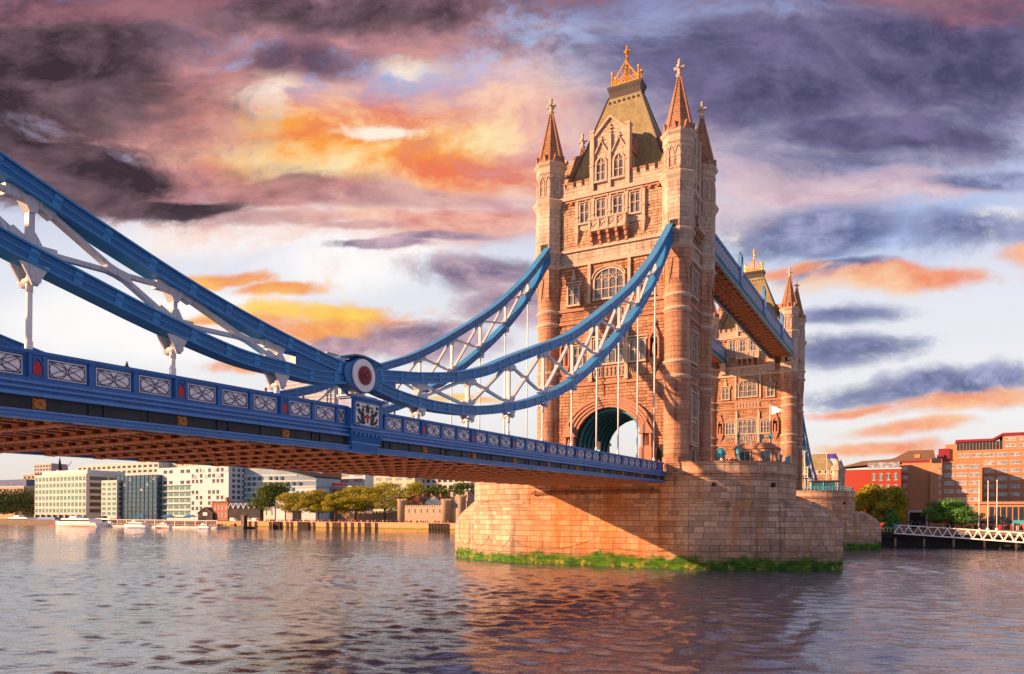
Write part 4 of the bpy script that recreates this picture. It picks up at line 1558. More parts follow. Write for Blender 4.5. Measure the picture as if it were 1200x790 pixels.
def build_chain(side):
    right = side == 'R'
    U, L = (UPR, LOR) if right else (UPL, LOL)
    us, ls = smooth_path(U), smooth_path(L)
    t = thing('suspension_chain', '', 'bridge chain', (0, -66, 12))
    off = Matrix.Translation((0, 66, -12))
    c = MB(off); chord(c, us, (.68, .78) if right else (.66, .70)); c.build('upper_chord', [M['chain'], M['chain_lt']], t)
    c = MB(off); chord(c, ls, (.64, .72) if right else (.66, .70)); c.build('lower_chord', [M['chain'], M['chain_lt']], t)
    nodes = [y for y in NODE if (-62 < y < -9 if right else -104 < y < -70)]
    nodes.sort(key=lambda y: abs(y + 66))
    # posts with flared ends and hangers
    for y in nodes:
        zu, zl = zat(us, y), zat(ls, y)
        gap = zu - zl
        if gap > 1.1:
            b = MB(off)
            w = .21 if not right else .20
            b.bar((XC, y, zl + .3), (XC, y, zu - .3), .29, w)
            for zz, s in ((zl + .35, 1), (zu - .35, -1)):
                b.taper(XC - .24, XC + .24, y - .42, y + .42, zz - .02, XC - .22, XC + .22, y - w / 2, y + w / 2, zz + s * min(.55, gap * .3)) if s > 0 else \
                    b.taper(XC - .22, XC + .22, y - w / 2, y + w / 2, zz - min(.55, gap * .3), XC - .24, XC + .24, y - .42, y + .42, zz + .02)
            b.build('post', M['web'], t)
        zd = zt(y) - .9
        b = MB(off)
        b.tube([(XC, y, zd), (XC, y, zl - .6)], .085 if right else .11, 8)
        b.tube([(XC, y, zd + .8), (XC, y, zd + 1.3)], .14, 8)
        b.tube([(XC, y, zl - 1.25), (XC, y, zl - .75)], .13, 8)
        T = off @ Matrix.Translation((XC, y, 0)) @ Matrix.Rotation(PI / 2, 4, 'Z')
        k = MB(T)
        h = .95 if not right else .75
        for d0, d1 in ((-.40, -.30), (.30, .40)):
            k.slab([(-.50, zl - .30), (-.20, zl - h + .12), (-.10, zl - h - .12), (.10, zl - h - .12), (.20, zl - h + .12), (.50, zl - .30)], d0, d1)
        k.T = off
        k.tube([(XC - .5, y, zl - h + .08), (XC + .5, y, zl - h + .08)], .17, 10)
        hg = b.build('hanger', M['white'], t)
        k.build('hanger_bracket', M['web'], hg)
    # crossed braces with riveted plates
    ends = nodes if right else nodes
    for a, b_ in zip(ends, ends[1:]):
        y0, y1 = a, b_
        u0, l0, u1, l1 = zat(us, y0), zat(ls, y0), zat(us, y1), zat(ls, y1)
        if min(u0 - l0, u1 - l1) < .9:
            continue
        b = MB(off)
        w = .22 if right else .23
        P = (Vector((XC, y0, l0 + .3)), Vector((XC, y1, u1 - .3)), Vector((XC, y0, u0 - .3)), Vector((XC, y1, l1 + .3)))
        b.bar(P[0], P[1], .30, w * .8); b.bar(P[2], P[3], .24, w * .8)
        # crossing point
        d1, d2 = P[1] - P[0], P[3] - P[2]
        den = d1.y * d2.z - d1.z * d2.y
        s = ((P[2].y - P[0].y) * d2.z - (P[2].z - P[0].z) * d2.y) / den
        cpt = P[0] + d1 * s
        n1, n2 = d1.normalized(), d2.normalized()
        r = .75 if not right else .55
        poly = [cpt + n1 * r + Vector((0, 0, .0)), cpt + (n1 - n2) * r * .38, cpt - n2 * r, cpt - (n1 + n2) * r * .34, cpt - n1 * r, cpt + (n2 - n1) * r * .38, cpt + n2 * r, cpt + (n1 + n2) * r * .34]
        for xx in (-.19, .19):
            b.face([p + Vector((xx, 0, 0)) for p in (poly if xx > 0 else poly[::-1])])
        for i in range(8):
            p, q = poly[i], poly[(i + 1) % 8]
            b.face([p + Vector((-.19, 0, 0)), q + Vector((-.19, 0, 0)), q + Vector((.19, 0, 0)), p + Vector((.19, 0, 0))])
        for p, dd in ((P[0], n1), (P[1], -n1), (P[2], n2), (P[3], -n2)):     # flared feet
            b.bar(p, p + dd * .9, .36, w * 1.7)
        b.build('cross_brace', M['web'], t)
    # web plate where the two chords part from the pin
    s = 1 if right else -1
    T = off @ Matrix.Translation((XC, 0, 0)) @ Matrix.Rotation(PI / 2, 4, 'Z')
    k = MB(T)
    ys = [-66 + s * q for q in (0, .8, 1.6, 2.4, 3.2)] if right else [-66 + s * q for q in (0, 1, 2, 3, 4, 5)]
    up = [(y, zat(us, y) + .33) for y in ys]; lo = [(y, zat(ls, y) - .33) for y in ys]
    poly = up + lo[::-1]
    if right:
        poly = poly[::-1]
    k.slab(poly, -.36, .36)
    k.build('junction_plate', M['chain'], t)
    if right:
        k = MB(T)
        rim = [(-66 + (1.55 if abs(math.cos(a)) > .8 else 1.12) * math.cos(a), 13.9 + 1.0 * math.sin(a)) for a in [i * PI / 12 for i in range(24)]]
        k.slab(rim[::-1], -.52, .52)
        k.rib([(-67.9, 14.62), (-66.6, 14.98), (-66, 15.02), (-65.4, 14.98), (-64.2, 14.80)], .1, -.56, .56)
        pn = k.build('pin_housing', M['chain'], t)
        for nm, mt, r0, x0, x1 in (('disc', 'white', .93, .50, .64), ('medallion', 'maroon', .54, .62, .72)):
            for sg in (-1, 1):
                k = MB(off)
                pts = [(XC + sg * x0, -66, 13.9), (XC + sg * x1, -66, 13.9)]
                k.tube(pts, r0, 28)
                if nm == 'medallion':
                    for i in range(10):
                        a = i * PI / 5
                        q = (-66 + .30 * math.cos(a), 13.9 + .30 * math.sin(a))
                        k.tube([(XC + sg * x1, q[0], q[1]), (XC + sg * (x1 + .05), q[0], q[1])], .10, 7)
                    k.tube([(XC + sg * x1, -66, 13.9), (XC + sg * (x1 + .08), -66, 13.9)], .14, 9)
                k.build(nm, M[mt], pn)
    return t


ch = build_chain('R'); ch['label'] = 'short blue trussed chain rising from the round joint in front of the nearer tower'
chw = copy_tree(ch, (-2 * XC, -66, 12), None, 'short blue trussed chain on the far deck edge, rising to the left turret')
cl = build_chain('L'); cl['label'] = 'long blue trussed chain coming down from the upper left corner to the round joint'
clw = copy_tree(cl, (-2 * XC, -66, 12), None, 'long blue trussed chain on the far edge of the deck, seen low behind the parapet')
for o in (ch, chw, cl, clw):
    o['group'] = 'suspension chains'
copy_tree(ch, (0, 88.03 + 66, 12), PI, 'short blue chain beyond the farther tower, on the edge away from us')
copy_tree(ch, (2 * XC, 88.03 + 66, 12), PI, 'blue chain coming down steeply behind the farther tower to the north bank')


# ------------------------------------------------------------------ high walkways
def build_walkway():
    t = thing('high_walkway', 'high latticed walkway between the towers on the near edge, brown underneath', 'walkway', (0, 44, 44))
    off = Matrix.Translation((0, -44, -44))
    Y0, Y1 = 6.2, 81.8
    x0, x1 = 5.3, 10.1
    b = MB(off)
    b.mat = 0
    b.box(x0 + .1, x1 - .1, Y0, Y1, 44.45, 44.7)
    for i in range(6):
        x = x0 + .35 + i * (x1 - x0 - .7) / 5
        b.box(x - .07, x + .07, Y0, Y1, 44.25, 44.45)
    n = 26
    for i in range(n):
        y = Y0 + (Y1 - Y0) * i / n
        b.box(x0 + .1, x1 - .1, y - .08, y + .08, 44.2, 44.44)
        b.bar((x0 + .3, y, 44.22), (x1 - .3, y + (Y1 - Y0) / n, 44.22), .12, .08); b.bar((x1 - .3, y, 44.16), (x0 + .3, y + (Y1 - Y0) / n, 44.16), .12, .08)
    b.build('floor_bracing', M['under'], t)
    for xx, s in ((x1, 1), (x0, -1)):
        g = MB(off)
        g.mat = 0
        g.box(xx - .16, xx + .16, Y0, Y1, 44.0, 44.35)
        g.box(xx - .26, xx + .26, Y0, Y1, 44.35, 44.5); g.box(xx - .22, xx + .22, Y0, Y1, 43.9, 44.0)
        g.mat = 1
        g.box(xx - .2, xx + .2, Y0, Y1, 44.9, 45.05)
        g.box(xx - .22, xx + .22, Y0, Y1, 47.2, 47.42)
        g.mat = 0
        g.box(xx - .28, xx + .28, Y0, Y1, 47.42, 47.5)
        sd = g.build('side_girder', [M['teal'], M['blue_lt']], t)
        g = MB(off)
        n = 48
        for i in range(n):
            y0 = Y0 + (Y1 - Y0) * i / n; y1 = Y0 + (Y1 - Y0) * (i + 1) / n
            g.bar((xx, y0, 45.05), (xx, y1, 47.2), .10, .11); g.bar((xx + .06, y0, 47.2), (xx + .06, y1, 45.05), .10, .11)
            g.box(xx - .1, xx + .1, y0 - .06, y0 + .06, 45.05, 47.2)
        g.build('lattice', M['web'], sd)
        g = MB(off)
        g.box(xx - .05, xx - .02, Y0, Y1, 45.0, 47.2)
        g.build('inner_cladding', M['blue_lt'], sd)
    r = MB(off)
    r.slab([(x0 - .1, 47.5), (x1 + .1, 47.5), (x1 - .6, 48.0), (x0 + .6, 48.0)], Y0, Y1)
    r.build('roof', M['lead'], t)
    for y in (26, 46, 66):
        p = MB(off)
        p.box(x1 - .1, x1 + .34, y - .65, y + .65, 45.0, 49.2)
        p.box(x1 - .16, x1 + .42, y - .78, y - .5, 45.0, 49.6); p.box(x1 - .16, x1 + .42, y + .5, y + .78, 45.0, 49.6)
        for q in (-.64, .64):
            p.lathe([(.2, 49.6), (.26, 49.9), (.05, 50.3)], x1 + .13, y + q, 8)
        p.slab([(x1 - .1, 49.2), (x1 + .3, 49.2), (x1 + .1, 49.9)], y - .5, y + .5)
        cr = p.build('crested_post', M['blue_lt'], t)
        p = MB(off)
        p.box(x1 + .34, x1 + .42, y - .3, y + .3, 46.4, 48.4)
        p.build('shield', M['white'], cr)
    for yy, s in ((Y0, 1), (Y1, -1)):              # stone corbels that carry the ends
        for xx in (x0 + .4, x1 - .4):
            p = MB(off)
            for j, (d, za, zb) in enumerate(((1.6, 43.2, 43.9), (1.1, 42.3, 43.2), (.6, 41.3, 42.3))):
                a, b_ = sorted((yy - s * .4, yy + s * d))
                p.box(xx - .55, xx + .55, a, b_, za, zb)
            p.build('corbel', M['trim'], t)
    return t


wk = build_walkway()
copy_tree(wk, (0, 44, 44), PI, 'high latticed walkway between the towers on the far edge, seen below the nearer walkway').location = (0, 44.03, 44)


# ------------------------------------------------------------------ bascules
def build_bascule():
    t = thing('bascule_leaf', 'lowered road leaf of the opening span reaching out from the nearer pier', 'bascule', (0, RP, 10))
    off = Matrix.Translation((0, -RP, -10))
    b = MB(off)
    for s in (-1, 1):
        poly = [(RP - .5, 12.9), (44, 12.9), (44, 11.2), (RP - .5, 8.6)]
        x = s * 8.6
        for i in range(4):
            p, q = poly[i], poly[(i + 1) % 4]
            b.face([(x - .3, *p), (x + .3, *p), (x + .3, *q), (x - .3, *q)])
        b.face([(x + .3, *p) for p in poly][::-1]); b.face([(x - .3, *p) for p in poly])
        b.box(x - .4, x + .4, RP - .4, 44, 12.9, 13.05)
        for k in range(16):
            b.box(x - .36, x + .36, RP + k * 2.05, RP + .16 + k * 2.05, 11.9, 12.9)
    b.build('leaf_girder', M['blue'], t)
    b = MB(off); b.box(-8.3, 8.3, RP - .4, 44, 11.5, 11.9)
    b.build('roadway', M['iron'], t)
    return t


bl = build_bascule()
copy_tree(bl, (0, 88.03 - RP, 10), PI, 'lowered road leaf of the opening span reaching out from the farther pier')

# ------------------------------------------------------------------ north bank
GZ = 3.9
rng = random.Random(11)


def wallmat(name, c, var=0.12, grime=0.12, scale=0.25):
    M[name] = paint(name, c, 0.8, var, grime, scale, 0.3)


wallmat('cream_wall', (0.58, 0.61, 0.58)); wallmat('white_wall', (0.56, 0.67, 0.75)); wallmat('grey_wall', (0.42, 0.42, 0.42))
wallmat('terracotta', (0.52, 0.28, 0.155), 0.2, 0.3); wallmat('terracotta_pale', (0.54, 0.30, 0.17), 0.2, 0.3)
wallmat('red_brick', (0.36, 0.055, 0.04)); wallmat('brown_brick', (0.34, 0.14, 0.085)); wallmat('tan_wall', (0.48, 0.36, 0.26))
wallmat('brown_roof', (0.17, 0.115, 0.08)); wallmat('dark_wall', (0.035, 0.035, 0.042)); wallmat('mint_wall', (0.50, 0.60, 0.46)); wallmat('scarlet', (0.75, 0.05, 0.025))
wallmat('castle_stone', (0.48, 0.38, 0.29), 0.3, 0.3, 1.0); wallmat('wharf_wall', (0.42, 0.25, 0.11), 0.3, 0.3, 0.6); wallmat('blue_roof', (0.10, 0.15, 0.30))
M['g_blue'] = glass_mat('blue_curtain_glass', (0.05, 0.15, 0.24), 0.10)
M['g_green'] = glass_mat('green_window_glass', (0.12, 0.34, 0.31), 0.15)
M['g_dark'] = glass_mat('dark_window_glass', (0.03, 0.04, 0.055), 0.12)
M['g_pale'] = glass_mat('pale_window_glass', (0.42, 0.48, 0.58), 0.12)
M['g_ice'] = paint('ice_curtain_glass', (0.27, 0.43, 0.52), 0.25, 0.2, 0.1, 0.08, 0.8)


def wharf_material():
    m, g = new_mat('weedy_wharf')
    pos = g.n('ShaderNodeNewGeometry').outputs['Position']
    z = g.sep(pos)[2]
    n = g.noise(pos, 0.5, 6, 0.7)
    n2 = g.noise(g.vm('MULTIPLY', pos, (.3, .3, 2.0)), 1.0, 4, 0.6)
    e = g.add(z, g.mul(g.sub(n, .5), 2.6))
    col = g.mix(n2, (0.50, 0.26, 0.13, 1), (0.62, 0.40, 0.24, 1))
    col = g.mix(g.step(e, 1.5, 2.3, 1, 0), col, (0.20, 0.20, 0.03, 1))
    col = g.mix(g.step(e, 0.3, 1.0, 1, 0), col, (0.40, 0.24, 0.10, 1))
    finish(g, col, 0.9, n, 0.05)
    return m


M['wharf'] = wharf_material()


def win_grid(o, x0, x1, z0, z1, Y, cols, rows, mt, fw=.6, fh=.55, axis='x', skip=None, name='window', sill=True):
    """windows of a facade: one mesh shared by separate objects; axis x = south face at y = Y, axis y = east face at x = Y"""
    cw, ch_ = (x1 - x0) / cols, (z1 - z0) / rows
    b = MB()
    w, h = cw * fw, ch_ * fh
    b.mat = 1
    if axis == 'x':
        b.box(-w / 2, w / 2, -.05, .3, -h / 2, h / 2)
        b.mat = 0
        if sill:
            b.box(-w / 2 - .1, w / 2 + .1, -.22, .2, -h / 2 - .22, -h / 2); b.box(-w / 2 - .1, w / 2 + .1, -.16, .2, h / 2, h / 2 + .14)
            b.box(-.06, .06, -.12, .2, -h / 2, h / 2)
    else:
        b.box(-.3, .05, -w / 2, w / 2, -h / 2, h / 2)
        b.mat = 0
        if sill:
            b.box(-.2, .22, -w / 2 - .1, w / 2 + .1, -h / 2 - .22, -h / 2)
    me = b.mesh(name, [M['white_wall'], M[mt]])
    n = 0
    ox, oy, oz = o.location
    for r in range(rows):
        for c in range(cols):
            if skip and skip(r, c):
                continue
            u = x0 + (c + .5) * cw; z = z0 + (r + .5) * ch_
            link(name, me, o, (u - ox, Y - oy, z - oz) if axis == 'x' else (Y - ox, u - oy, z - oz))
            n += 1
    return n


def block(o, name, mt, x0, x1, y0, y1, z0, z1, extra=None):
    ox, oy, oz = o.location
    b = MB(Matrix.Translation((-ox, -oy, -oz)))
    b.box(x0, x1, y0, y1, z0, z1)
    if extra:
        extra(b)
    return b.build(name, M[mt], o)


def house(name, label, u0, u1, vt, Y, depth, mt, cat='building', group=None):
    a, c = at(u0, vt, Y), at(u1, vt, Y)
    o = thing(name, label, cat, ((a.x + c.x) / 2, Y, GZ), group=group)
    zt_ = (a.z + c.z) / 2
    block(o, 'wall', mt, a.x, c.x, Y, Y + depth, GZ, zt_)
    return o, a.x, c.x, zt_


# --- modern blocks on the left
o, x0, x1, z1 = house('office_block', 'cream riverside office block with rows of small square windows and dark east end', 41, 101, 556, 226, 34, 'cream_wall')
win_grid(o, x0, x1, GZ + 4.5, z1 - 1.2, 226, 14, 6, 'g_green', .70, .62)
win_grid(o, 228, 258, GZ + 4.5, z1 - 1, x1, 2, 6, 'g_dark', .9, .6, 'y')
block(o, 'roof', 'white_wall', x0 + 6, x1 - 2, 228, 258, z1, z1 + 3.0)
block(o, 'ground_floor', 'g_dark', x0 + 1, x1 - 1, 225.8, 226.2, GZ, GZ + 3.6)
for k in range(9):
    block(o, 'column', 'cream_wall', x0 + 2 + k * (x1 - x0 - 4) / 8, x0 + 3.2 + k * (x1 - x0 - 4) / 8, 224.6, 225.6, GZ, GZ + 4)
o, x0, x1, z1 = house('green_window_block', 'narrow cream block with green windows, left of the dark blue glass one', 119, 137, 563, 221, 14, 'cream_wall')
win_grid(o, x0, x1, GZ + 3, z1 - 1, 221, 3, 7, 'g_green', .7, .6)
win_grid(o, 222, 234, GZ + 3, z1 - 1, x1, 2, 7, 'g_blue', .8, .6, 'y')
o, x0, x1, z1 = house('glass_block', 'dark blue glass block between the cream and the white riverside flats', 136, 184, 557, 224, 22, 'g_blue')
for k in range(9):
    z = GZ + 3 + k * (z1 - GZ - 3) / 9
    block(o, 'floor_edge', 'g_dark', x0 - .1, x1 + .2, 223.7, 246.2, z, z + .45)
for k in range(11):
    x = x0 + k * (x1 - x0) / 10
    block(o, 'mullion', 'blue_roof', x - .15, x + .15, 223.6, 224, GZ, z1)
win_grid(o, x0, x1, z1 - 12, z1 - 1, 223.8, 7, 3, 'g_pale', .45, .5, skip=lambda r, c: (r * 5 + c * 3) % 4 != 0, sill=False)
o, x0, x1, z1 = house('apartment_block', 'white riverside flats with green glass balconies on the lower floors', 184, 224, 548, 228, 20, 'white_wall')
win_grid(o, x0, x1, GZ + 3, z1 - 12, 228, 6, 5, 'g_green', .86, .55)
win_grid(o, x0, x1, z1 - 12, z1 - 1, 228, 6, 3, 'g_dark', .62, .6, skip=lambda r, c: (r * 3 + c * 2 + r * c) % 3 == 0)
for k in range(6):
    z = GZ + 3 + k * (z1 - 15 - GZ) / 5
    block(o, 'balcony_slab', 'cream_wall', x0, x1, 226.6, 228, z - .3, z)
o, x0, x1, z1 = house('apartment_block', 'white flats with scattered dark windows, next to the curved glass offices', 224, 268, 546, 226, 20, 'white_wall')
win_grid(o, x0, x1, GZ + 3, z1 - 1, 226, 9, 9, 'g_dark', .62, .66, skip=lambda r, c: (r * 7 + c * 5 + r * c) % 5 < 2)
win_grid(o, 228, 244, GZ + 3, z1 - 1, x1, 4, 9, 'g_blue', .6, .6, 'y', sill=False)
win_grid(o, x0 + 2, x1, z1 - 9, z1 - 1, 225.9, 9, 2, 'g_ice', .8, .6, skip=lambda r, c: (r + c) % 3, sill=False)
# curved glass offices
a, c = at(268, 549, 238), at(357, 562, 238)
o = thing('curved_office', 'curved pale glass offices with a dark swept roof edge', 'building', ((a.x + c.x) / 2, 238, GZ))
n = 16
pl = []
for k in range(n + 1):
    t = k / n
    pl.append((a.x + (c.x - a.x) * t, 238 + 10 * t * t, a.z + 1.6 - (a.z - c.z) * t ** 2.2))
off = Matrix.Translation((-o.location.x, -238, -GZ))
b = MB(off); rf = MB(off); bands = MB(off)
for p, q in zip(pl, pl[1:]):
    b.hexa([(p[0], p[1], GZ), (q[0], q[1], GZ), (q[0], q[1] + 22, GZ), (p[0], p[1] + 22, GZ), (*p,), (*q,), (q[0], q[1] + 22, q[2]), (p[0], p[1] + 22, p[2])])
    rf.hexa([(p[0], p[1] - 1.2, p[2]), (q[0], q[1] - 1.2, q[2]), (q[0], q[1] + 22, q[2]), (p[0], p[1] + 22, p[2]), (p[0], p[1] - 1.2, p[2] + .9), (q[0], q[1] - 1.2, q[2] + .9), (q[0], q[1] + 22, q[2] + .9), (p[0], p[1] + 22, p[2] + .9)])
    for j in range(8):
        z = GZ + 4 + j * 3.6
        if z + 2 < q[2]:
            bands.hexa([(p[0], p[1] - .3, z), (q[0], q[1] - .3, z), (q[0], q[1] + .2, z), (p[0], p[1] + .2, z), (p[0], p[1] - .3, z + 1.1), (q[0], q[1] - .3, z + 1.1), (q[0], q[1] + .2, z + 1.1), (p[0], p[1] + .2, z + 1.1)])
b.build('wall', M['g_ice'], o); rf.build('roof', M['dark_wall'], o); bands.build('floor_bands', M['white_wall'], o)['kind'] = 'stuff'
for j in range(8):
    for k in range(0, n, 1):
        p = pl[k]
        z = GZ + 5.2 + j * 3.6
        if z + 2.4 < p[2] - 4 and (k * 3 + j) % 4 < 3:
            block(o, 'window', 'g_blue', p[0] + .6, p[0] + 2.6, p[1] - .22, p[1] + .3, z, z + 2.2)

# --- farther roofs and towers behind
for nm, lb, u0, u1, vt, Y, d, mt, rows, cols, wm in (
    ('grey_tower_block', 'grey tower block rising far behind the cream office block', 40, 60, 544, 420, 20, 'grey_wall', 5, 6, 'g_dark'),
    ('stone_house', 'pale stone house beside the far left trees', 27, 41, 556, 260, 20, 'tan_wall', 3, 3, 'g_dark'),
    ('long_warehouse', 'long low building with a blue roof at the far left edge', -20, 28, 571, 250, 20, 'tan_wall', 2, 12, 'g_dark'),
    ('rear_office', 'long cream office roof showing above the riverside blocks', 91, 186, 544, 290, 30, 'cream_wall', 2, 16, 'g_dark'),
    ('rear_office', 'mint panelled office block right behind the white flats', 186, 262, 540, 300, 30, 'mint_wall', 2, 12, 'g_pale'),
    ('brick_terrace', 'brown brick houses behind the tall dark tree', 350, 378, 552, 300, 20, 'brown_brick', 5, 6, 'g_pale'),
    ('pink_house', 'pink rendered house with small windows under the scarlet roof', 360, 412, 571, 262, 14, 'tan_wall', 2, 7, 'g_dark'),
    ('white_house', 'small white house with blue windows beside the plane trees', 346, 370, 572, 240, 12, 'white_wall', 3, 4, 'g_blue'),
    ('banded_office', 'white office with long window bands behind the plane trees', 380, 428, 553, 330, 24, 'white_wall', 4, 3, 'g_pale'),
    ('blue_tower', 'narrow dark blue office tower just under the deck', 427, 440, 548, 360, 20, 'g_blue', 8, 4, 'g_pale'),
    ('mint_office', 'low mint green office behind the walled fortress', 438, 486, 557, 320, 20, 'mint_wall', 2, 4, 'g_pale'),
    ('cream_office', 'cream office block farthest right under the deck', 486, 552, 559, 330, 22, 'cream_wall', 4, 10, 'g_dark'),
):
    o, x0, x1, z1 = house(nm, lb, u0, u1, vt, Y, d, mt)
    h = min(z1 - GZ - 2, rows * 4.2)
    win_grid(o, x0, x1, z1 - h - .6, z1 - .6, Y, cols, rows, wm, .62, .5, sill=False)
    block(o, 'parapet', 'white_wall' if mt != 'white_wall' else 'grey_wall', x0 - .2, x1 + .2, Y - .25, Y + d + .2, z1, z1 + .6)
    if nm == 'long_warehouse':
        block(o, 'roof', 'blue_roof', x0, x1, Y + 2, Y + d, z1 + .6, z1 + 6.5)
a = at(355, 553, 262); c = at(392, 566, 262)
o = thing('scarlet_roof', 'scarlet sheeted roof above the pink house', 'roof', ((a.x + c.x) / 2, 263, a.z))
b = MB(Matrix.Translation((-o.location.x, -263, -a.z)))
p, q, r_ = at(371, 565, 263), at(393, 573, 263), at(391, 569, 263)
b.slab([(p.x, p.z), (q.x, q.z), (r_.x, r_.z + 1.6), (at(387, 566, 263).x, at(387, 566, 263).z + .5), (at(372, 565, 263).x, at(372, 565, 263).z + 2.4)], 262.9, 272)
b.build('sheeting', M['scarlet'], o)
# spire and crane
p = at(70, 553, 380)
o = thing('church_spire', 'thin dark church spire above the cream office roof', 'spire', (p.x, 380, GZ))
b = MB(); b.box(-2.6, 2.6, -2.6, 2.6, 0, p.z - GZ + 2); b.build('tower_base', M['grey_wall'], o)
b = MB(); zz = at(70, 535, 380).z - GZ
b.lathe([(2.5, p.z - GZ + 2), (.1, zz)], n=8); b.build('steeple', M['dark_wall'], o)
p = at(79, 552, 500)
o = thing('tower_crane', 'faint thin construction crane beside the church spire', 'crane', (p.x, 500, GZ))
b = MB(); b.box(-.6, .6, -.6, .6, 0, p.z - GZ + 4); b.build('mast', M['grey_wall'], o)
b = MB(); b.bar((-3, 0, p.z - GZ + 3), (9, 0, p.z - GZ + 13), .9); b.box(-6, 0, -.6, .6, p.z - GZ + 2.5, p.z - GZ + 4); b.build('jib', M['grey_wall'], o)
# the stepped skyscraper behind the chains
Y = 700
a, c = at(331, 470, Y), at(393, 417, Y)
o = thing('skyscraper', 'pale stepped glass skyscraper seen through the chains behind the round joint', 'skyscraper', ((a.x + c.x) / 2, Y, GZ))
ox = o.location.x
for nm, u0, u1, v in (('wide_shaft', 331, 392, 447), ('middle_shaft', 345, 388, 430), ('tall_shaft', 352, 385, 417)):
    p, q = at(u0, v, Y), at(u1, v, Y)
    b = MB(Matrix.Translation((-ox, -Y, -GZ)))
    dd = {'wide_shaft': 0, 'middle_shaft': -1.5, 'tall_shaft': -3}[nm]
    b.box(p.x, q.x, Y + dd, Y + 40, GZ, p.z)
    s = b.build(nm, M['g_pale'], o)
    b = MB(Matrix.Translation((-ox, -Y, -GZ)))
    z = GZ + 20
    while z < p.z - 2:
        b.box(p.x - .2, q.x + .2, Y + dd - .6, Y + 10, z, z + 1.3)
        z += 5.2
    b.build('floor_bands', M['white_wall'], s)

# --- low wharf buildings
def gable(name, label, u0, u1, ve, vr, Y, depth, mw, mr, cat='house'):
    a, c = at(u0, ve, Y), at(u1, ve, Y)
    o = thing(name, label, cat, ((a.x + c.x) / 2, Y, GZ))
    ox = o.location.x
    zr = at((u0 + u1) / 2, vr, Y).z
    b = MB(Matrix.Translation((-ox, -Y, -GZ)))
    b.slab([(a.x, GZ), (c.x, GZ), (c.x, a.z), ((a.x + c.x) / 2, zr), (a.x, a.z)], Y, Y + depth)
    b.build('wall', M[mw], o)
    b = MB(Matrix.Translation((-ox, -Y, -GZ)))
    mx = (a.x + c.x) / 2
    b.slab([(a.x - .5, a.z), (mx, zr), (c.x + .5, a.z), (c.x + .5, a.z + .35), (mx, zr + .4), (a.x - .5, a.z + .35)], Y - .5, Y + depth + .5)
    b.build('roof', M[mr], o)
    block(o, 'door', 'dark_wall', mx - 1, mx + 1, Y - .06, Y + .1, GZ, GZ + 2.4)
    return o, a.x, c.x, zr


o, x0, x1, zr = gable('gabled_shed', 'low dark shed with a white gable and orange brick side on the wharf', 232, 249, 602, 595, 206, 10, 'dark_wall', 'brown_roof')
block(o, 'chimney', 'brown_brick', x1 - 6, x1 - 4.6, 210, 211.4, GZ + 4, zr + 4)
block(o, 'gable_panel', 'white_wall', (x0 + x1) / 2 - 2, (x0 + x1) / 2 + 2, 205.9, 206.1, GZ + 3.5, GZ + 5.5)
o, x0, x1, z1 = house('brick_house', 'small red brick house with chimneys beside the zigzag roofs', 250, 267, 589, 208, 10, 'brown_brick')
win_grid(o, x0, x1, GZ + 2, z1 - 1, 208, 4, 2, 'g_pale', .4, .5)
block(o, 'roof', 'brown_roof', x0 - .4, x1 + .4, 207.6, 218.4, z1, z1 + .8)
block(o, 'chimney', 'brown_brick', x0 + 7, x0 + 8.6, 211, 212.6, z1, z1 + 3.4)
a, c = at(268, 596, 207), at(305, 596, 207)
o = thing('zigzag_pavilion', 'black riverside pavilion with a white edged zigzag roof', 'pavilion', ((a.x + c.x) / 2, 207, GZ))
ox = o.location.x
block(o, 'wall', 'dark_wall', a.x, c.x, 207, 217, GZ, a.z)
n = 6
for k in range(n):
    xa, xb = a.x + (c.x - a.x) * k / n, a.x + (c.x - a.x) * (k + 1) / n
    b = MB(Matrix.Translation((-ox, -207, -GZ)))
    b.mat = 0
    b.slab([(xa, a.z), (xb, a.z), ((xa + xb) / 2, a.z + 3.2)], 207, 217)
    b.mat = 1
    b.rib([(xa, a.z), ((xa + xb) / 2, a.z + 3.3), (xb, a.z)], .42, 206.4, 217.2)
    b.build('gable_roof', [M['dark_wall'], M['white_wall']], o)
o, x0, x1, z1 = house('white_gatehouse', 'small white square tower with a lower wing by the tall dark tree', 309, 322, 594, 206, 8, 'cream_wall', 'tower')
block(o, 'tall_tower', 'white_wall', x1, x1 + 7.4, 206.5, 215, GZ, at(325, 588, 206).z)
block(o, 'side_wing', 'grey_wall', x1 + 7.4, x1 + 13, 207, 214, GZ, at(340, 598, 206).z)
for k in range(4):
    block(o, 'merlon', 'white_wall', x1 + .2 + k * 1.9, x1 + 1.2 + k * 1.9, 206.3, 207.2, at(325, 588, 206).z, at(325, 588, 206).z + .8)
win_grid(o, x0, x1, GZ + 2, z1, 206, 2, 1, 'g_dark', .2, .4)

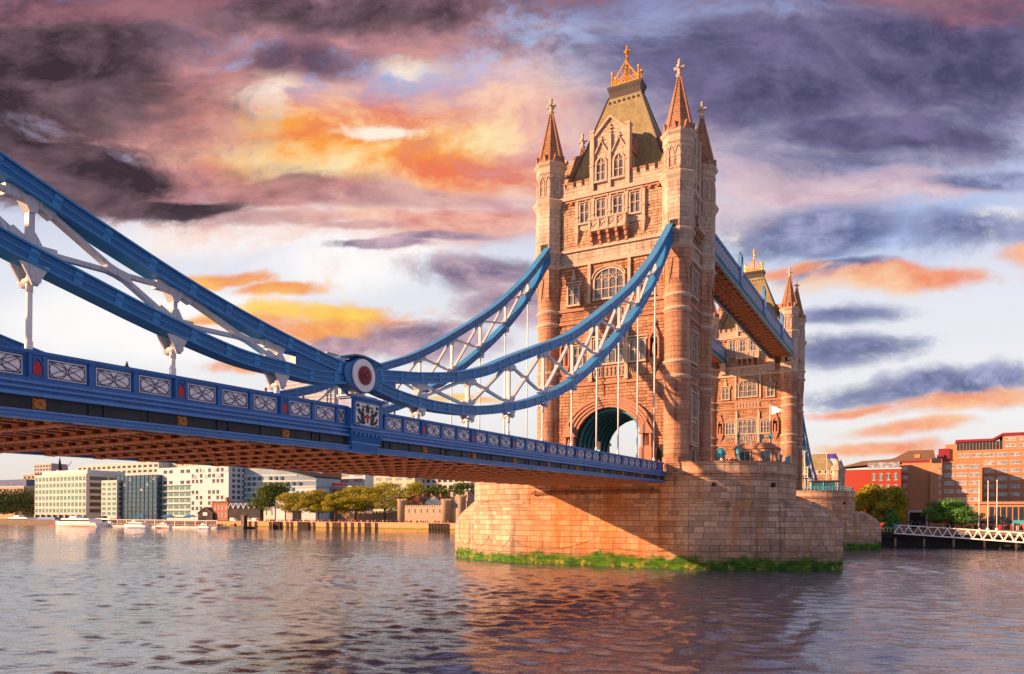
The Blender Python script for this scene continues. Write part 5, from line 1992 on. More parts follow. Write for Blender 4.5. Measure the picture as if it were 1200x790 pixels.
# --- the walled fortress
Y = 209
a, c = at(467, 596, Y), at(546, 596, Y)
o = thing('fortress_gatehouse', 'pale stone fortress gatehouse with round corner turrets and battlements beside the pier', 'fortress', ((a.x + c.x) / 2, Y, GZ))
ox = o.location.x
off = Matrix.Translation((-ox, -Y, -GZ))
zc = at(500, 594, Y).z
xl, xr = at(474, 600, Y).x, at(521, 600, Y).x
b = MB(off); b.box(xl, xr, Y, Y + 16, GZ, zc)
b.box(xr, at(536, 600, Y).x, Y + 2, Y + 14, GZ, zc - .6)
b.build('wall', M['castle_stone'], o)
for k in range(17):
    x = xl + 1 + k * (xr - xl - 2) / 16
    block(o, 'merlon', 'castle_stone', x - .5, x + .5, Y, Y + .6, zc, zc + .9)
for u, r, v in ((470, 2.4, 586.5), (522, 2.5, 586.5), (540, 2.0, 582)):
    p = at(u, v, Y)
    b = MB(off)
    b.lathe([(r, GZ), (r, p.z - .6), (r + .25, p.z - .4), (r + .25, p.z)], p.x, Y + 1, 16)
    for k in range(8):
        al = k * PI / 4
        b.box(p.x + r * math.cos(al) - .4, p.x + r * math.cos(al) + .4, Y + 1 + r * math.sin(al) - .4, Y + 1 + r * math.sin(al) + .4, p.z, p.z + .8)
    b.build('round_turret', M['castle_stone'], o)
win_grid(o, xl + 1, xr - 1, GZ + 4, GZ + 9, Y, 6, 1, 'g_dark', .22, .42)
for nm, lb, u0, u1, ve, vr, Yh, mw in (('timbered_house', 'red brick house with white gables behind the fortress wall', 476, 497, 586, 581, 240, 'brown_brick'),
                                       ('slate_house', 'grey roofed house with two red chimneys behind the fortress wall', 498, 517, 588, 581, 238, 'white_wall')):
    o2, x0, x1, zr = gable(nm, lb, u0, u1, ve, vr, Yh, 9, mw, 'brown_roof')
    win_grid(o2, x0, x1, GZ + 8, at(u0, ve, Yh).z - .5, Yh, 4, 1, 'g_pale', .4, .6)
    for k in (.2, .75):
        x = x0 + (x1 - x0) * k
        block(o2, 'chimney', 'brown_brick', x - .45, x + .45, Yh + 3, Yh + 4, zr - 2, zr + 1.4)
o, x0, x1, z1 = house('curtain_wall', 'long low fortress curtain wall behind the plane trees', 400, 467, 601, 232, 3, 'castle_stone', 'wall')
for k in range(20):
    x = x0 + 1 + k * (x1 - x0 - 2) / 19
    block(o, 'merlon', 'castle_stone', x - .6, x + .6, 232, 232.6, z1, z1 + .9)
o, x0, x1, z1 = house('stone_keep', 'square stone keep with corner turrets just left of the near pier', 530, 547, 581, 246, 10, 'castle_stone', 'keep')
for x in (x0, x1):
    block(o, 'corner_turret', 'castle_stone', x - 1, x + 1, 245.4, 248, z1 - 3, z1 + 2.2)
win_grid(o, x0 + 1, x1 - 1, z1 - 6, z1 - 1, 246, 3, 1, 'g_dark', .25, .5)

# --- river wall and its piles
b = MB()
b.box(-330, -118, 198.2, 199.4, -1.5, 4.15)
b.box(-330, -118, 198.0, 199.6, 4.15, 4.45)
o = b.build('river_wall', M['wharf']); tag(o, 'weedy ochre river wall in front of the plane trees and fortress', 'wall')
pm = MB(); pm.box(-.28, .28, -.28, .28, -1.5, 4.2); pm.box(-.34, .34, -.34, .34, 3.5, 3.75)
pme = pm.mesh('wharf_pile', M['wood'])
for u in (292, 299, 316, 336, 341, 367, 383, 390, 393, 397, 404, 412, 420, 428, 432, 440, 503, 506.5, 510, 513.5, 517, 520.5, 524):
    p = at(u, 618, 197.6)
    o = link('wharf_pile', pme, None, (p.x, 197.6, 0))
    tag(o, 'dark timber pile standing against the weedy ochre river wall', 'pile', 'timber piles along the river wall')
for u0, u1, lb in ((320, 329, 'dark timber landing frame against the river wall, below the white square tower'), (349, 361, 'dark timber landing frame against the river wall, below the plane trees')):
    a, c = at(u0, 618, 197.4), at(u1, 618, 197.4)
    b = MB()
    k = a.x
    while k < c.x:
        b.box(k, k + .5, 197.0, 197.6, -1.5, 4.2); k += .75
    for z in (.6, 2.2, 3.7):
        b.box(a.x - .2, c.x + .4, 197.6, 198.0, z, z + .4)
    o = b.build('timber_landing', M['wood']); tag(o, lb, 'landing stage')


# ------------------------------------------------------------------ trees
def leaf_mat(name, c1, c2):
    m, g = new_mat(name)
    pos = g.n('ShaderNodeNewGeometry').outputs['Position']
    oi = g.n('ShaderNodeObjectInfo').outputs['Random']
    n = g.noise(pos, 0.45, 4, 0.65)
    n2 = g.noise(pos, 2.5, 2, 0.5)
    col = g.mix(g.step(g.add(g.mul(n, .7), g.mul(n2, .3)), .35, .65), c4(c1), c4(c2))
    p = g.n('ShaderNodeBsdfPrincipled', {'Base Color': col, 'Roughness': 0.6, 'Specular IOR Level': 0.25})
    t = g.n('ShaderNodeBsdfTranslucent', {'Color': col})
    mx = g.n('ShaderNodeMixShader', {0: 0.25})
    g.nt.links.new(p.outputs[0], mx.inputs[1]); g.nt.links.new(t.outputs[0], mx.inputs[2])
    o = g.n('ShaderNodeOutputMaterial'); g.nt.links.new(mx.outputs[0], o.inputs[0])
    return m


M['leaf_gold'] = leaf_mat('autumn_plane_leaves', (0.18, 0.21, 0.016), (0.50, 0.44, 0.04))
M['leaf_dark'] = leaf_mat('dark_green_leaves', (0.022, 0.06, 0.012), (0.06, 0.12, 0.02))
M['leaf_mid'] = leaf_mat('mid_green_leaves', (0.05, 0.10, 0.015), (0.13, 0.19, 0.03))
M['leaf_lime'] = leaf_mat('bright_green_leaves', (0.06, 0.21, 0.04), (0.15, 0.36, 0.07))
M['bark'] = paint('bark', (0.12, 0.085, 0.06), 0.9, 0.4, 0.2)


def crown_mesh(seed, w, h, mat, leaf=0.85, n=2600):
    n = int(n * 2.6)
    """leaf sprays through the volume of overlapping clumps; gaps are left between the clumps"""
    r = np.random.default_rng(seed)
    b = MB()
    k = 17
    clumps = []
    for i in range(k):
        t = (i + .5) / k
        z = h * (.12 + .76 * t)
        rad = w / 2 * (math.sin(PI * min(1, .22 + .72 * t)) ** .7)
        a = i * 2.4 + r.random()
        d = rad * (.25 + .6 * r.random() ** .6)
        clumps.append((d * math.cos(a), d * math.sin(a), z, w * (.13 + .11 * r.random()), h * (.09 + .07 * r.random())))
    clumps.append((0, 0, h * .5, w * .26, h * .26))
    wt = np.array([c[3] ** 2 for c in clumps]); wt /= wt.sum()
    idx = r.choice(len(clumps), n, p=wt)
    for i in idx:
        cx, cy, cz, rx, rz = clumps[i]
        v = r.normal(size=3); v /= np.linalg.norm(v)
        q = r.random() ** .28
        p = np.array([cx + v[0] * rx * q, cy + v[1] * rx * q, cz + v[2] * rz * q])
        nn = v + r.normal(size=3) * .7; nn /= np.linalg.norm(nn)
        t1 = np.cross(nn, r.normal(size=3)); t1 /= np.linalg.norm(t1)
        t2 = np.cross(nn, t1)
        s = leaf * (.55 + .6 * r.random())
        pts = [p + t1 * s * .5, p + t2 * s * .34 + t1 * .05, p - t1 * s * .5, p - t2 * s * .34]
        b.face([tuple(x) for x in pts])
    return b.mesh('crown', M[mat])


def trunk_mesh(seed, h, w):
    r = random.Random(seed)
    b = MB()
    b.tube([(0, 0, -.3), (.1, 0, h * .2), (-.1, .1, h * .42), (0, 0, h * .75)], .42 * h / 14, 8, r2=.09)
    for i in range(7):
        a = i * 0.9 + r.random()
        z = h * (.25 + .06 * i)
        L = w * (.22 + .15 * r.random())
        b.tube([(0, 0, z), (L * .5 * math.cos(a), L * .5 * math.sin(a), z + h * .10), (L * math.cos(a), L * math.sin(a), z + h * .26)], .16 * h / 14, 6, r2=.04)
    return b.mesh('trunk', M['bark'])


CR = {}


def tree(name, label, uc, u0, u1, vt, Y, mat, group=None, base=0.2, leaf=.85, n=2600, z0=GZ):
    """crown spans u0..u1, top at vt"""
    p, a, c = at(uc, vt, Y), at(u0, vt, Y), at(u1, vt, Y)
    h, w = p.z - z0, c.x - a.x
    w *= 1.38
    o = thing(name, label, 'tree', (p.x, Y, z0), group=group)
    seed = rng.randint(1, 9999)
    link('trunk', trunk_mesh(seed, h, w), o)
    cm = link('crown', crown_mesh(seed, w, h * (1 - base), mat, leaf, n), o, (0, 0, h * base))
    return o


tree('broadleaf_tree', 'large dark green tree at the far left edge of the bank', 19, 6, 34, 572, 232, 'leaf_dark', base=.12, leaf=1.3)
tree('broadleaf_tree', 'dark green tree partly cut off by the left edge', -4, -16, 10, 577, 232, 'leaf_dark', base=.12, leaf=1.3)
tree('tall_dark_tree', 'tall dark green tree in front of the curved glass offices', 320, 306, 335, 563, 214, 'leaf_mid', base=.14, leaf=1.1, n=2800)
G_ = 'plane trees along the river wall'
tree('plane_tree', 'golden green plane tree leftmost of the row, next to the white square tower', 350, 335, 367, 576, 206, 'leaf_gold', G_, .28, .9)
tree('plane_tree', 'golden green plane tree with a narrow crown, second in the row from the left', 373, 362, 386, 573, 208, 'leaf_gold', G_, .28, .9)
tree('plane_tree', 'smaller golden green plane tree in the middle of the row', 393, 383, 404, 577, 206, 'leaf_gold', G_, .28, .9)
tree('plane_tree', 'broad golden green plane tree left of the largest one', 417, 402, 436, 568, 216, 'leaf_gold', G_, .26, .9, 3200)
tree('plane_tree', 'largest golden plane tree, standing beside the fortress', 451, 431, 472, 564, 224, 'leaf_gold', G_, .26, .9, 3600)
tree('plane_tree', 'golden tree rising behind the red brick house of the fortress', 487, 476, 500, 564, 262, 'leaf_gold', None, .2, 1.0)
tree('rounded_tree', 'round green tree behind the grey roofed house', 509, 499, 521, 566, 262, 'leaf_mid', None, .15, 1.0)
tree('rounded_tree', 'broad green tree behind the stone keep', 537, 519, 556, 563, 266, 'leaf_mid', None, .15, 1.0, 3200)

# --- right bank -----------------------------------------------------------
# hotel: a thing with its wings as parts
Y = 235
a = at(1104, 541, Y)
o = thing('riverside_hotel', 'large stepped terracotta hotel with long rows of windows on the right bank', 'hotel', (56, Y, GZ))
zf = a.z
xf0, xf1 = at(1104, 541, Y).x, at(1151, 541, Y).x
block(o, 'front_wing', 'terracotta', xf0, xf1, Y, Y + 16, GZ, zf)
win_grid(o, xf0 + .3, xf1 - .3, zf - 7 * 3.23, zf - .6, Y, 3, 7, 'g_pale', .82, .40)
for r in range(8):
    z = zf - .5 - r * 3.23
    block(o, 'sill_band', 'terracotta_pale', xf0, xf1, Y - .18, Y, z - .12, z + .22)
yb = 254
zb, zb2, zb3 = at(1160, 527, yb).z, at(1140, 516, yb).z, at(1185, 507, yb).z
xb0, xb1, xb2 = at(1121, 527, yb).x, at(1300, 527, yb).x, at(1175, 527, yb).x
block(o, 'rear_wing', 'terracotta', xb0, xb1, yb, yb + 18, GZ, zb)
win_grid(o, xb0 + .6, at(1245, 527, yb).x, zb - 9 * 3.23, zb - .5, yb, 8, 9, 'g_pale', .78, .40, skip=lambda r, c: r < 2 and c < 3)
for r in range(9):
    z = zb - .4 - r * 3.23
    block(o, 'sill_band', 'terracotta_pale', xb0, xb1, yb - .18, yb, z - .12, z + .22)
block(o, 'glazed_storey', 'g_dark', xb0, xb2, yb + .6, yb + 14, zb, zb2 - .6)
for k in range(14):
    x = xb0 + (xb2 - xb0) * k / 14
    block(o, 'mullion', 'terracotta_pale', x, x + .14, yb + .45, yb + .62, zb, zb2 - .6)
off = Matrix.Translation((-56, -Y, -GZ))
b = MB(off)
xs = at(1163, 516, yb).x
b.slab([(xb0 - .3, zb2 - .6), (xs, zb2 - .6), (xb2, zb3 - 1.0), (xb1, zb3 - 1.0), (xb1, zb3), (xb2, zb3), (xs, zb2 + .4), (xb0 - .3, zb2 + .4)], yb - .2, yb + 15)
b.build('red_roof_edge', M['maroon'], o)
block(o, 'top_storey', 'terracotta', xb2, xb1, yb + .3, yb + 14, zb, zb3 - 1.0)
win_grid(o, xb2 + .4, at(1245, 520, yb).x, zb + .2, zb3 - 1.2, yb + .3, 4, 2, 'g_pale', .75, .4)
for nm, u0, u1, v, yy, mt in (('plant_room', 1100, 1113, 526, 258, 'maroon'), ('plant_room', 1108, 1122, 521, 259, 'terracotta'), ('plant_room', 1098, 1106, 533, 257, 'maroon')):
    p, q = at(u0, v, yy), at(u1, v, yy)
    block(o, nm, mt, p.x, q.x, yy, yy + 8, zf - 4, p.z)
p, q = at(1090, 538, 232), at(1104, 538, 232)
block(o, 'stair_tower', 'terracotta_pale', p.x, q.x, 232, 246, GZ, p.z)
block(o, 'tower_cap', 'dark_wall', p.x + .5, q.x - .4, 231.8, 244, p.z - 1.6, p.z + .3)
for r in range(7):
    block(o, 'stair_window', 'g_pale', q.x - 1.2, q.x - .3, 231.9, 232.2, p.z - 5 - r * 3.0, p.z - 3.2 - r * 3.0)
p, q = at(1056, 543, 233), at(1090, 543, 233)
s = block(o, 'west_wing', 'terracotta', p.x, q.x, 233, 250, GZ, p.z)
block(o, 'roof_rail', 'maroon', p.x + .2, q.x - .2, 233.2, 249, p.z, p.z + 1.0)
for r in range(6):
    z = p.z - 3.2 - r * 3.2
    block(o, 'balcony', 'terracotta_pale', p.x - .4, p.x + 2.6, 231.8, 233, z - .9, z)
    block(o, 'balcony_window', 'g_pale', p.x + .4, p.x + 2.2, 232.9, 233.2, z, z + 1.7)
block(o, 'entrance_frame', 'white_wall', p.x + 2.4, q.x - .6, 232.2, 233, GZ + 6.4, GZ + 7.2)
block(o, 'entrance', 'dark', p.x + 3.0, q.x - 1.2, 232.6, 233.1, GZ, GZ + 6.4)
block(o, 'entrance_post', 'white_wall', p.x + 2.4, p.x + 3.1, 232.2, 233, GZ, GZ + 6.4); block(o, 'entrance_post', 'white_wall', q.x - 1.3, q.x - .6, 232.2, 233, GZ, GZ + 6.4)
p, q = at(1145, 591, 222), at(1290, 591, 222)
block(o, 'podium', 'terracotta', p.x, q.x, 222, 234, GZ, p.z)
block(o, 'podium_roof', 'terracotta_pale', p.x - .4, q.x, 221.4, 235, p.z, p.z + .9)
block(o, 'podium_glazing', 'g_dark', p.x + 3.5, q.x, 221.8, 222.2, GZ + 2.6, p.z - 1.0)
for k in range(12):
    x = p.x + 3.5 + k * 1.8
    block(o, 'mullion', 'terracotta_pale', x, x + .3, 221.6, 221.9, GZ + 2.6, p.z - 1.0)

o, x0, x1, z1 = house('red_brick_block', 'deep red brick block with a glass mansard, behind the autumn trees', 990, 1056, 550, 216, 16, 'red_brick')
win_grid(o, x0 + 9, x1 - .5, z1 - 9.5, z1 - .8, 216, 4, 2, 'g_green', .45, .55)
block(o, 'glass_mansard', 'g_pale', x0 + 8, x1 - .5, 217, 230, z1, z1 + 2.6)
b = MB(Matrix.Translation((-o.location.x, -216, -GZ)))
b.slab([(x0 - 2, z1 + 1.2), (x1, z1 + 2.6), (x1 - .4, z1 + 4.0), (x0 + 6, z1 + 3.4)], 218, 230)
b.build('roof', M['brown_roof'], o)
block(o, 'white_cornice', 'white_wall', x0, x1 + .2, 215.7, 217, z1 - .1, z1 + .35)
o, x0, x1, z1 = house('brown_roofed_block', 'building with a large brown sloping roof behind the red brick block', 1038, 1096, 541, 240, 14, 'brown_brick')
b = MB(Matrix.Translation((-o.location.x, -240, -GZ)))
p = at(1062, 529, 243)
b.slab([(x0 - 3, z1), (x1 + .5, z1), (x1 - .6, p.z), (p.x + 1, p.z), (x0 + 3.5, z1 + 1.8)], 240, 254)
b.build('roof', M['brown_roof'], o)
block(o, 'roof_hatch', 'terracotta', p.x + 3, p.x + 5, 239.8, 241, z1 + 1.4, z1 + 2.8)

# trees on the right bank
tree('autumn_tree', 'tall brown and gold tree beside the red brick block, left of the pair', 1018, 1000, 1036, 565, 205, 'leaf_gold', None, .1, .75, 3600)
tree('autumn_tree', 'gold tree in front of the plain terracotta wall, right of the pair', 1046, 1024, 1066, 567, 200, 'leaf_gold', None, .1, .75, 3600)
tree('small_green_tree', 'small bright green tree at the foot of the gold tree', 1044, 1036, 1055, 595, 190, 'leaf_lime', None, .1, .6, 1600, 1.0)
tree('green_tree', 'bright green spreading tree in front of the hotel', 1114, 1089, 1142, 584, 206, 'leaf_lime', None, .14, .7, 3600)

# abutment tower on the north bank
o = thing('abutment_tower', 'small stone bridge tower with a pitched roof far behind the farther pier', 'tower', (0, 176, 4))
b = MB(Matrix.Translation((0, -176, -4)))
b.box(-11, -5, 170, 182, 4, 22); b.box(5, 11, 170, 182, 4, 22); b.box(-5, 5, 170.5, 181.5, 17.5, 22)
b.build('wall', M['rubble_pale'], o)
b = MB(Matrix.Translation((0, -176, -4)))
b.taper(-11, 11, 170, 182, 22.6, -7, 7, 174.5, 177.5, 29.5)
b.build('roof', M['slate'], o)
b = MB(Matrix.Translation((0, -176, -4)))
b.box(-11.3, 11.3, 169.7, 182.3, 22, 22.6)
for k in range(12):
    x = -10.6 + k * 1.93
    b.box(x - .5, x + .5, 169.7, 170.3, 22.6, 23.6)
b.build('parapet', M['trim'], o)
for sx in (-11, 11):
    for y in (170, 182):
        b = MB(Matrix.Translation((0, -176, -4)))
        b.lathe([(1.5, 4), (1.5, 23), (1.8, 23.4), (1.8, 24.6), (1.4, 24.8), (.15, 28.2)], sx, y, 8)
        b.build('turret', M['ashlar_pale'], o)
for x in (-8, 8):
    for z in (12, 17):
        fm, pm_ = window_mesh(1.3, 2.65, 2, True, 'square', True)
        w = link('window', fm, o, (x, 170 - 176, z - 4), PI); link('pane', pm_, w)
p = at(969, 533, 169)
o = thing('purple_flag', 'small purple flag on a thin pole in front of the far pitched roof', 'flag', (p.x, 169, 12))
b = MB(); b.tube([(0, 0, 0), (0, 0, p.z - 12 + .6)], .07, 6); b.build('flag_pole', M['white'], o)
b = MB()
for k in range(6):
    y = .12 * math.sin(k * 1.3); y2 = .12 * math.sin((k + 1) * 1.3)
    b.hexa([(k * .5, y, p.z - 12 - 1.3), (k * .5 + .5, y2, p.z - 12 - 1.35), (k * .5 + .5, y2 + .04, p.z - 12 - 1.35), (k * .5, y + .04, p.z - 12 - 1.3),
            (k * .5, y, p.z - 12 + .3), (k * .5 + .5, y2, p.z - 12 + .25), (k * .5 + .5, y2 + .04, p.z - 12 + .25), (k * .5, y + .04, p.z - 12 + .3)])
wallmat('purple_cloth', (0.08, 0.05, 0.35))
b.build('cloth', M['purple_cloth'], o)

# ------------------------------------------------------------------ people
wallmat('skin', (0.50, 0.30, 0.21)); wallmat('cloth_black', (0.02, 0.02, 0.025)); wallmat('cloth_navy', (0.03, 0.045, 0.10)); wallmat('cloth_red', (0.50, 0.03, 0.03))
wallmat('cloth_white', (0.70, 0.68, 0.66)); wallmat('cloth_khaki', (0.25, 0.19, 0.11)); wallmat('hair_dark', (0.025, 0.016, 0.012)); wallmat('cloth_teal', (0.04, 0.22, 0.25))


def person_mesh(pose):
    """a skinned stick figure turned into one continuous body"""
    lean, a1, a2, stride = pose
    V = [(0, 0, .93), (0, lean * .4, 1.14), (0, lean, 1.36), (0, lean * 1.1, 1.49), (0, lean * 1.1 + .02, 1.58), (0, lean * 1.1 + .01, 1.70)]
    Rr = [(.15, .11), (.135, .10), (.17, .11), (.055, .055), (.085, .095), (.075, .09)]
    E_ = [(0, 1), (1, 2), (2, 3), (3, 4), (4, 5)]
    for s in (-1, 1):
        i = len(V)
        st = stride * s
        V += [(s * .095, 0, .86), (s * .10, st * .5 + .02, .49), (s * .105, st, .09), (s * .115, st + .16, .045)]
        Rr += [(.088, .088), (.062, .065), (.042, .045), (.04, .035)]
        E_ += [(0, i), (i, i + 1), (i + 1, i + 2), (i + 2, i + 3)]
        i = len(V)
        aa = a1 if s < 0 else a2
        V += [(s * .19, lean, 1.40), (s * .24, lean + aa * .06, 1.13), (s * .22, lean + .08 + aa * .24, .92 + aa * .22), (s * .21, lean + .12 + aa * .30, .84 + aa * .26)]
        Rr += [(.058, .058), (.044, .044), (.032, .032), (.035, .022)]
        E_ += [(2, i), (i, i + 1), (i + 1, i + 2), (i + 2, i + 3)]
        h = len(V) - 1                      # fingers and a thumb
        base = Vector(V[h])
        for k in range(4):
            V.append(tuple(base + Vector((-.027 + .018 * k, .01, -.085 + .008 * abs(k - 1))))); Rr.append((.009, .009)); E_.append((h, len(V) - 1))
        V.append(tuple(base + Vector((-s * .045, .02, -.03)))); Rr.append((.011, .011)); E_.append((h, len(V) - 1))
    me = bpy.data.meshes.new('person')
    me.from_pydata(V, E_, [])
    o = bpy.data.objects.new('person', me); COL.objects.link(o)
    o.modifiers.new('skin', 'SKIN')
    sv = me.skin_vertices[0].data
    for i, r in enumerate(Rr):
        sv[i].radius = r
    sv[0].use_root = True
    sub = o.modifiers.new('sub', 'SUBSURF'); sub.levels = 1; sub.render_levels = 1
    dg = bpy.context.evaluated_depsgraph_get()
    out = bpy.data.meshes.new_from_object(o.evaluated_get(dg))
    bpy.data.objects.remove(o); bpy.data.meshes.remove(me)
    return out


POSES = [person_mesh(p) for p in ((0.02, .1, .1, .12), (0.0, .1, .9, .02), (0.05, .8, .9, .05), (0.03, .2, .0, .22))]


def person(label, x, y, z, rz, pose, top, leg, group=None):
    me = POSES[pose].copy()
    for m in (leg, top, 'skin', 'hair_dark'):
        me.materials.append(M[m])
    for p in me.polygons:
        c = p.center
        p.use_smooth = True
        hand = abs(c.x) > .15 and c.z < .98 + (.3 if pose in (1, 2) else 0) and c.z > .7 and abs(c.y) > .05
        p.material_index = 3 if c.z > 1.69 or (c.z > 1.58 and c.y < .03) else 2 if c.z > 1.45 else 2 if hand else 1 if c.z > .90 else 0
    o = link('person', me, None, (x, y, z), rz)
    return tag(o, label, 'person', group)


PF = 11.9
person('person in a black coat leaning at the pier parapet, left of the lamp post', 16.9, -8.3, PF, 2.8, 2, 'cloth_black', 'cloth_navy')
person('person in a red top beside the lamp post on the near pier', 17.3, -8.0, PF, 3.0, 0, 'cloth_red', 'cloth_black')
person('person in a dark blue jacket between the turquoise booth and the lamp post', 16.3, -8.5, PF, 2.2, 1, 'cloth_navy', 'cloth_khaki')
person('person in a white shirt closest to the turquoise booth', 15.7, -8.8, PF, 2.6, 3, 'cloth_white', 'cloth_navy')
person('person in a red jacket in front of the dark cabin window', 19.0, -5.0, PF, 3.3, 2, 'cloth_red', 'cloth_black')
person('person in black in front of the stone cabin, right of the red jacket', 19.6, -4.6, PF, 2.9, 0, 'cloth_black', 'cloth_black')
person('person walking out of the dark foot passage beside the road arch', 7.6, -7.6, PF, 3.0, 3, 'cloth_white', 'cloth_navy')
person('person in red by the gabled niche at the road arch', 5.2, -8.0, PF, 3.1, 0, 'cloth_red', 'cloth_navy')
person('person in black standing on the left side of the road arch', -4.0, -7.4, PF, 3.2, 1, 'cloth_black', 'cloth_black')
zd = lambda y: zt(y) - 1.22
person('dark haired person on the deck behind the third panel left of the arms pedestal', 7.9, -71.9, zd(-71.9), 1.6, 0, 'cloth_black', 'cloth_navy')
person('person on the deck just left of the arms pedestal, only the head showing', 7.6, -69.0, zd(-69), 1.4, 3, 'cloth_navy', 'cloth_black')
person('person in teal on the deck a little right of the arms pedestal', 7.9, -61.5, zd(-61.5), 1.6, 1, 'cloth_teal', 'cloth_black')
person('person in black by the railing of the farther pier', 13.4, 79.3, PF, 3.0, 0, 'cloth_black', 'cloth_navy')
person('person in red by the railing of the farther pier', 14.6, 79.5, PF, 3.0, 2, 'cloth_red', 'cloth_black')


# ------------------------------------------------------------------ on the near pier
def lamp(label, x, y, z, h, mat):
    o = thing('lamp_post', label, 'lamp post', (x, y, z))
    b = MB()
    b.lathe([(.22, 0), (.22, .5), (.12, .7), (.09, 1.2), (.07, h - .7)], n=8)
    b.lathe([(.10, h * .45), (.26, h * .47), (.26, h * .60), (.10, h * .63)], n=8)
    b.build('post', M[mat], o)
    b = MB(); b.lathe([(.10, h - .7), (.20, h - .25), (.21, h - .2)], n=8); b.build('lantern', M['win'], o)
    b = MB(); b.lathe([(.24, h - .2), (.10, h), (.03, h + .25)], n=8); b.build('lantern_cap', M['iron'], o)
    return o


lamp('turquoise lamp post between the people and the stone cabin on the pier', 17.4, -7.4, PF, 4.5, 'turq')
o = thing('turquoise_booth', 'small turquoise booth with a peaked top on the near pier', 'booth', (15.2, -7.0, PF))
b = MB(); b.lathe([(.62, 0), (.62, .3), (.52, .35), (.52, 2.1), (.64, 2.2), (.60, 2.35)], n=8); b.build('body', M['turq'], o)
b = MB(); b.lathe([(.68, 2.35), (.42, 2.75), (.05, 3.0)], n=8); b.build('peaked_top', M['turq'], o)
b = MB()
for k in range(8):
    a = k * PI / 4
    b.T = Matrix.Rotation(a, 4, 'Z')
    b.box(.46, .51, -.13, .13, .8, 1.8)
b.T = Matrix.Identity(4)
b.build('window', M['win'], o)

# cabin
o = thing('bridge_cabin', 'low stone cabin with a stone roof and dark windows on the near pier', 'cabin', (18.5, -1.6, PF))
b = MB(); b.box(-2.5, 2.5, -1.6, 1.6, 0, 3.05); b.box(-2.6, 2.6, -1.7, 1.7, 0, .35)
b.build('wall', M['ashlar'], o)
b = MB()
b.taper(-2.7, 2.7, -1.8, 1.8, 3.05, -2.5, 2.5, -1.6, 1.6, 3.35); b.taper(-2.5, 2.5, -1.6, 1.6, 3.35, -1.7, 1.7, -.9, .9, 3.85)
b.build('roof', M['trim_red'], o)
for x in (-1.2, 1.3):
    b = MB(); b.box(x - .62, x + .62, -1.66, -1.5, 1.3, 2.75)
    w = b.build('window', M['g_dark'], o)
    b = MB()
    for a_, c_ in ((-.72, -.6), (.6, .72)):
        b.box(x + a_, x + c_, -1.72, -1.55, 1.2, 2.85)
    b.box(x - .72, x + .72, -1.72, -1.55, 2.75, 2.87); b.box(x - .72, x + .72, -1.74, -1.55, 1.18, 1.3); b.box(x - .04, x + .04, -1.7, -1.6, 1.3, 2.75)
    b.build('frame', M['trim'], w)
b = MB(); b.box(2.49, 2.56, -.7, .7, 1.3, 2.75); b.build('side_window', M['g_green'], o)
b = MB()
for x in (-1.9, -1.2, -.5):
    b.tube([(x, -1.2, 2.9), (x, -1.2, 4.9)], .06, 6)
for z in (3.5, 4.2, 4.85):
    b.bar((-1.9, -1.2, z), (-.5, -1.2, z), .07)
b.build('roof_railing', M['turq'], o)
for x in (.6, 1.7):
    b = MB()
    b.tube([(x, -.6, 3.1), (x, -.6, 4.6)], .10, 8)
    b.taper(x - .1, x + .1, -.7, -.5, 4.3, x - .3, x + .3, -.75, -.45, 4.75)
    b.box(x - .32, x + .32, -.76, -.44, 4.75, 4.85)
    b.build('roof_vent', M['turq'], o)
o = thing('white_pennant', 'pale pennant flying from a pole above the stone cabin', 'flag', (19.6, 0.6, PF))
b = MB(); b.tube([(0, 0, 0), (0, 0, 9.1)], .05, 6); b.build('flag_pole', M['white'], o)
b = MB()
for k in range(6):
    x0, x1 = k * .27, (k + 1) * .27
    y0, y1 = .10 * math.sin(k * 1.2), .10 * math.sin((k + 1) * 1.2)
    t0, t1 = 9.0 - .13 * k, 9.0 - .13 * (k + 1)
    q0, q1 = 7.7 + .07 * k, 7.7 + .07 * (k + 1)
    b.hexa([(x0, y0, q0), (x1, y1, q1), (x1, y1 + .03, q1), (x0, y0 + .03, q0), (x0, y0, t0), (x1, y1, t1), (x1, y1 + .03, t1), (x0, y0 + .03, t0)])
b.build('cloth', M['white'], o)


def railing(name, label, pts, z, h, mat, posts=1.6):
    o = thing(name, label, 'railing', (pts[0][0], pts[0][1], z))
    off = Matrix.Translation((-pts[0][0], -pts[0][1], -z))
    b = MB(off); p = MB(off)
    for q, r in zip(pts, pts[1:]):
        for zz in (.35, .7, h - .05):
            b.bar((*q, z + zz), (*r, z + zz), .06)
        L = math.dist(q, r)
        n = max(2, int(L / posts))
        for k in range(n):
            x, y = q[0] + (r[0] - q[0]) * k / n, q[1] + (r[1] - q[1]) * k / n
            p.box(x - .07, x + .07, y - .07, y + .07, z, z + h + .15)
    b.build('rails', M[mat], o); p.build('posts', M[mat], o)
    return o


